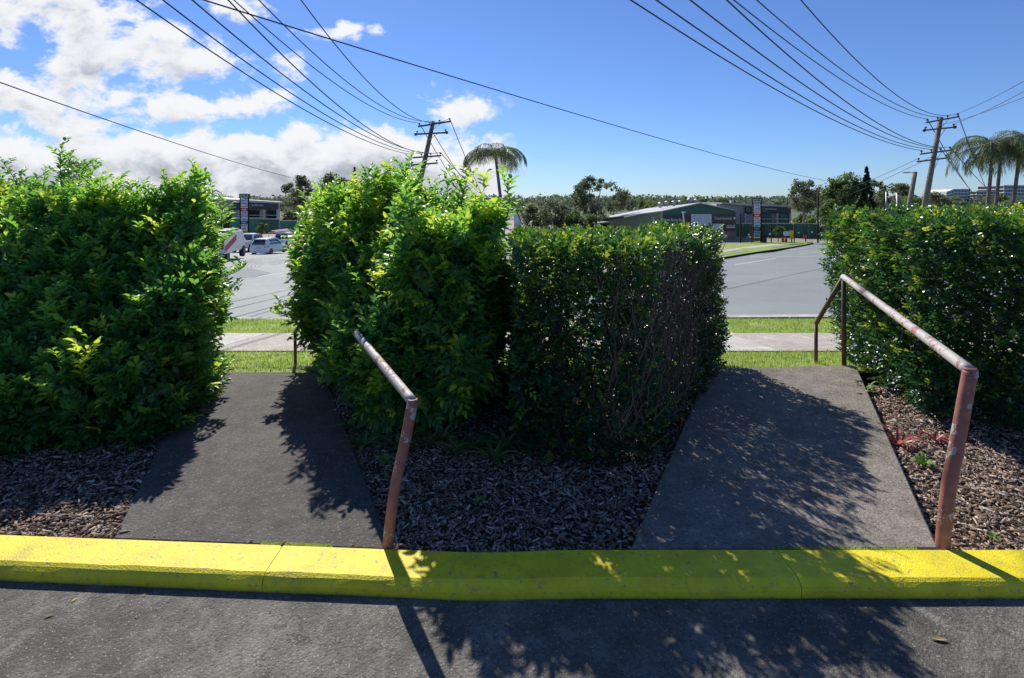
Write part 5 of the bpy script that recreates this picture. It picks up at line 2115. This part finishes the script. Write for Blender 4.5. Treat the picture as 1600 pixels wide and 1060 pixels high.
def hatchback(label, loc, rz):
    """length along Y, front at +Y, 3.85 m long"""
    o = empty('hatchback_car', loc, label, 'car', 'vehicles on the road', rz)
    Z0 = .22
    car_body([(-1.92, .70, .76, .72, .30, .62, .78), (-1.86, .76, .82, .76, Z0, .66, .92), (-1.45, .80, .84, .80, Z0, .70, .95), (-.6, .80, .845, .81, Z0, .70, .93),
              (.6, .80, .845, .80, Z0, .68, .90), (1.25, .80, .84, .74, Z0, .62, .86), (1.75, .76, .80, .66, Z0, .52, .72), (1.93, .60, .66, .55, .28, .46, .60)], M_carwhite, 'body', o)
    car_body([(-1.80, .74, .75, .60, .90, 1.00, 1.14), (-1.50, .76, .74, .58, .90, 1.12, 1.44), (-1.0, .77, .73, .58, .90, 1.14, 1.49), (-.2, .77, .73, .58, .90, 1.14, 1.50), (.35, .77, .73, .57, .88, 1.12, 1.44), (1.15, .74, .74, .68, .84, .87, .90)], M_carwhite, 'cabin', o)
    xw = lambda y, z: .77 - (z - .93) / .57 * .16
    side_windows(o, [[(-1.35, .97), (-.42, .96), (-.42, 1.38), (-1.18, 1.38)], [(-.36, .96), (.78, .94), (.22, 1.37), (-.36, 1.39)]], xw)
    # rear window
    mb = MB().add([(-.60, -1.815, .98), (.60, -1.815, .98), (.54, -1.52, 1.40), (-.54, -1.52, 1.40), (-.60, -1.77, .98), (.60, -1.77, .98), (.54, -1.47, 1.40), (-.54, -1.47, 1.40)], [(0, 1, 2, 3), (7, 6, 5, 4), (0, 3, 7, 4), (1, 5, 6, 2), (3, 2, 6, 7), (0, 4, 5, 1)])
    m_ = MB()
    m_.add([(-.62, -1.85, .97), (.62, -1.85, .97), (.58, -1.83, 1.14), (-.58, -1.83, 1.14), (.50, -1.55, 1.43), (-.50, -1.55, 1.43)], [(0, 1, 2, 3), (3, 2, 4, 5)])
    r_ = m_.build('rear_window', M_glass, o)
    r_.modifiers.new('s', 'SOLIDIFY').thickness = .01
    m_ = MB()
    m_.add([(-.62, 1.12, .93), (.62, 1.12, .93), (.52, .40, 1.42), (-.52, .40, 1.42)], [(0, 1, 2, 3)])
    r_ = m_.build('windscreen', M_glass, o)
    r_.modifiers.new('s', 'SOLIDIFY').thickness = .02
    for s in (-1, 1):
        MB().add([(s * .80, -1.90, .72), (s * .58, -1.94, .74), (s * .60, -1.92, .84), (s * .79, -1.84, .90), (s * .845, -1.55, .86), (s * .85, -1.60, .76)], [(0, 1, 2, 3, 4, 5)] if s < 0 else [(5, 4, 3, 2, 1, 0)]).build('tail_light', M_taillight, o)
        MB().box(s * .86 - .08, s * .86 + .08, .62, .74, .92, 1.04).build('mirror', M_carwhite, o, bevel=.02)
    MB().box(-.24, .24, -1.96, -1.93, .62, .73).build('number_plate', M_redwhite, o)
    MB().box(-.70, .70, -1.95, -1.80, .24, .42).build('bumper', M_carwhite, o, bevel=.03)
    for y in (-1.22, 1.22):
        for s in (-1, 1):
            wheel(o, s * .76, y, .30, .20, s, M_redrim)
            MB().tube([(s * .842, y + .36 * math.cos(t), .30 + .36 * math.sin(t)) for t in np.linspace(0, math.pi, 12)], .03, 5).build('wheel_arch', M_carwhite, o)
    return o


M_redwhite = simple('number_plate', (.65, .45, .45), .5)


def pickup(label, loc, rz, rack=False):
    """dual cab pickup with tub, length 5.3 along Y, front +Y"""
    o = empty('pickup_truck', loc, label, 'pickup truck', 'vehicles on the road', rz)
    Z0 = .48
    car_body([(-2.62, .80, .88, .86, .55, .95, 1.18), (-2.55, .84, .92, .90, Z0, .98, 1.20), (-1.0, .86, .93, .90, Z0, .98, 1.20), (-.6, .86, .93, .90, Z0, .98, 1.16), (1.2, .86, .93, .88, Z0, .96, 1.14),
              (2.2, .84, .90, .80, Z0, .90, 1.08), (2.62, .78, .84, .70, .50, .80, .98), (2.70, .70, .74, .62, .55, .75, .88)], M_carwhite, 'body', o)
    car_body([(-.98, .84, .82, .68, 1.1, 1.25, 1.55), (-.85, .85, .82, .68, 1.1, 1.30, 1.80), (.0, .85, .82, .68, 1.1, 1.30, 1.84), (.55, .85, .82, .67, 1.1, 1.28, 1.78), (1.35, .84, .82, .74, 1.08, 1.12, 1.16)], M_carwhite, 'cabin', o)
    xw = lambda y, z: .85 - (z - 1.1) / .7 * .15
    side_windows(o, [[(-.86, 1.22), (-.42, 1.22), (-.42, 1.68), (-.80, 1.68)], [(-.36, 1.22), (.22, 1.22), (.22, 1.70), (-.36, 1.70)], [(.28, 1.22), (1.08, 1.20), (.56, 1.68), (.28, 1.70)]], xw)
    for (nm, pts_) in (('rear_window', [(-.66, -1.02, 1.25), (.66, -1.02, 1.25), (.60, -.96, 1.72), (-.60, -.96, 1.72)]), ('windscreen', [(-.70, 1.36, 1.20), (.70, 1.36, 1.20), (.60, .64, 1.73), (-.60, .64, 1.73)])):
        r_ = MB()
        r_.add(pts_, [(0, 1, 2, 3)])
        r_ = r_.build(nm, M_glass, o)
        r_.modifiers.new('s', 'SOLIDIFY').thickness = .02
    for s in (-1, 1):
        MB().box(s * .86 - .06, s * .86 + .06, -2.66, -2.48, .82, 1.10).build('tail_light', M_taillight, o, bevel=.02)
        MB().box(s * .98 - .09, s * .98 + .09, .86, .98, 1.15, 1.36).build('mirror', M_black, o, bevel=.02)
    MB().box(-.80, .80, -2.76, -2.62, .50, .64).build('bumper', M_black, o, bevel=.03)
    MB().box(-.75, .75, -2.66, -2.60, .66, 1.14).build('tailgate', M_carwhite, o, bevel=.02)
    MB().box(-.70, .70, -2.4, -1.05, 1.19, 1.215).build('tub_floor', M_blackshade, o)
    for y in (-1.60, 1.62):
        for s in (-1, 1):
            wheel(o, s * .84, y, .40, .26, s, M_greyrim)
            arch = MB().tube([(s * .93, y + .49 * math.cos(t), .42 + .49 * math.sin(t)) for t in np.linspace(-.1, math.pi + .1, 14)], .065, 6)
            arch.build('wheel_arch', M_black, o)
    if rack:
        mb = MB()
        for s in (-.7, .7):
            mb.tube([(s, -2.4, 1.2), (s, -2.4, 1.9), (s, .6, 1.98)], .03, 5)
        for y in (-2.4, -1.6, -.8, 0, .6):
            mb.tube([(-.7, y, 1.92), (.7, y, 1.92)], .03, 5)
        mb.build('ladder_rack', M_palegrey, o)
        MB().tube([(-.3, -2.6, 2.05), (-.3, 1.0, 2.08)], .10, 8).build('load_tube', M_orange, o)
        MB().tube([(.1, -2.6, 2.03), (.1, .6, 2.06)], .07, 8).build('load_tube', M_palegrey, o)
    return o


def at_road(x, y):
    p = gpx(x, y)
    p.z = prof(p.y) - .02
    return p


def heading(dx, dy):
    return math.atan2(-dx, dy)


p = at_road(398, 391.5)
pickup('white dual cab pickup with black wheel arches, left of the white hatchback', at_road(392, 392), heading(.02, 1))
hatchback('white hatchback with red wheels nearest on the road in the cloudy half', at_road(421, 396), heading(.06, 1))
pickup('white work pickup with a loaded ladder rack behind the white hatchback', at_road(447, 389), heading(.05, 1), rack=True)

# partly hidden service truck behind the left bush
for o_ in list(bpy.data.objects):
    if o_.get('group') == 'vehicles on the road':
        o_.scale = (.86, .86, .86)
p = at_road(343, 406)
tr = empty('service_truck', p, 'white truck with red and blue stripe, mostly hidden behind the left bush', 'truck', 'vehicles on the road', heading(-.25, .97))
MB().box(-.95, .95, -2.6, 1.2, .55, 1.75).build('box_body', M_carwhite, tr, bevel=.06, seg=2)
car_body([(1.2, .85, .9, .80, .5, 1.1, 1.75), (2.0, .85, .9, .78, .5, 1.1, 1.7), (2.6, .8, .85, .74, .5, 1.0, 1.15), (2.9, .7, .75, .66, .55, .85, 1.0)], M_carwhite, 'cab', tr)
for s in (-1, 1):
    mb = MB()
    for k_ in range(8):
        t0_, t1_ = k_ / 8, (k_ + 1) / 8
        cz = lambda q: .80 + .55 * q
        mb.add([(s * .957, -2.5 + 2.4 * t0_, cz(t0_) - .16), (s * .957, -2.5 + 2.4 * t1_, cz(t1_) - .16), (s * .957, -2.5 + 2.4 * t1_, cz(t1_) + .20), (s * .957, -2.5 + 2.4 * t0_, cz(t0_) + .20)], [(0, 1, 2, 3)])
    mb.build('red_stripe', M_red, tr)
MB().box(-.85, .85, -2.615, -2.602, 1.0, 1.65).build('rear_panel', M_blue, tr)
MB().box(.25, .93, -2.63, -2.617, .85, 1.45).build('rear_panel', M_red, tr)
MB().box(-.98, .98, -2.66, -2.55, .42, .60).build('bumper', M_black, tr, bevel=.02)
MB().box(-.9, .9, -2.2, .8, 1.78, 1.86).build('roof_rack', M_black, tr)
for y in (-1.7, 1.9):
    for s in (-1, 1):
        wheel(tr, s * .80, y, .36, .24, s, M_greyrim)

# slim dark post at the left yard entrance
a = px3(357.5, 334, 58)
b = Vector((a.x, a.y, -3.2))
tagset(MB().tube([a, b], .07, 8).build('slim_post', M_blackshade), 'slim dark post right of the left bush, in front of the green fence', 'post')
a = px3(354, 327, 60)
tree('small yellow green street tree rising behind the right edge of the left bush', 356, 58, 324, 7, M_dense, 91, clumps=16, n_per=40, size=.2, crad=.3, crown_from=.5, trunk_r=.05)
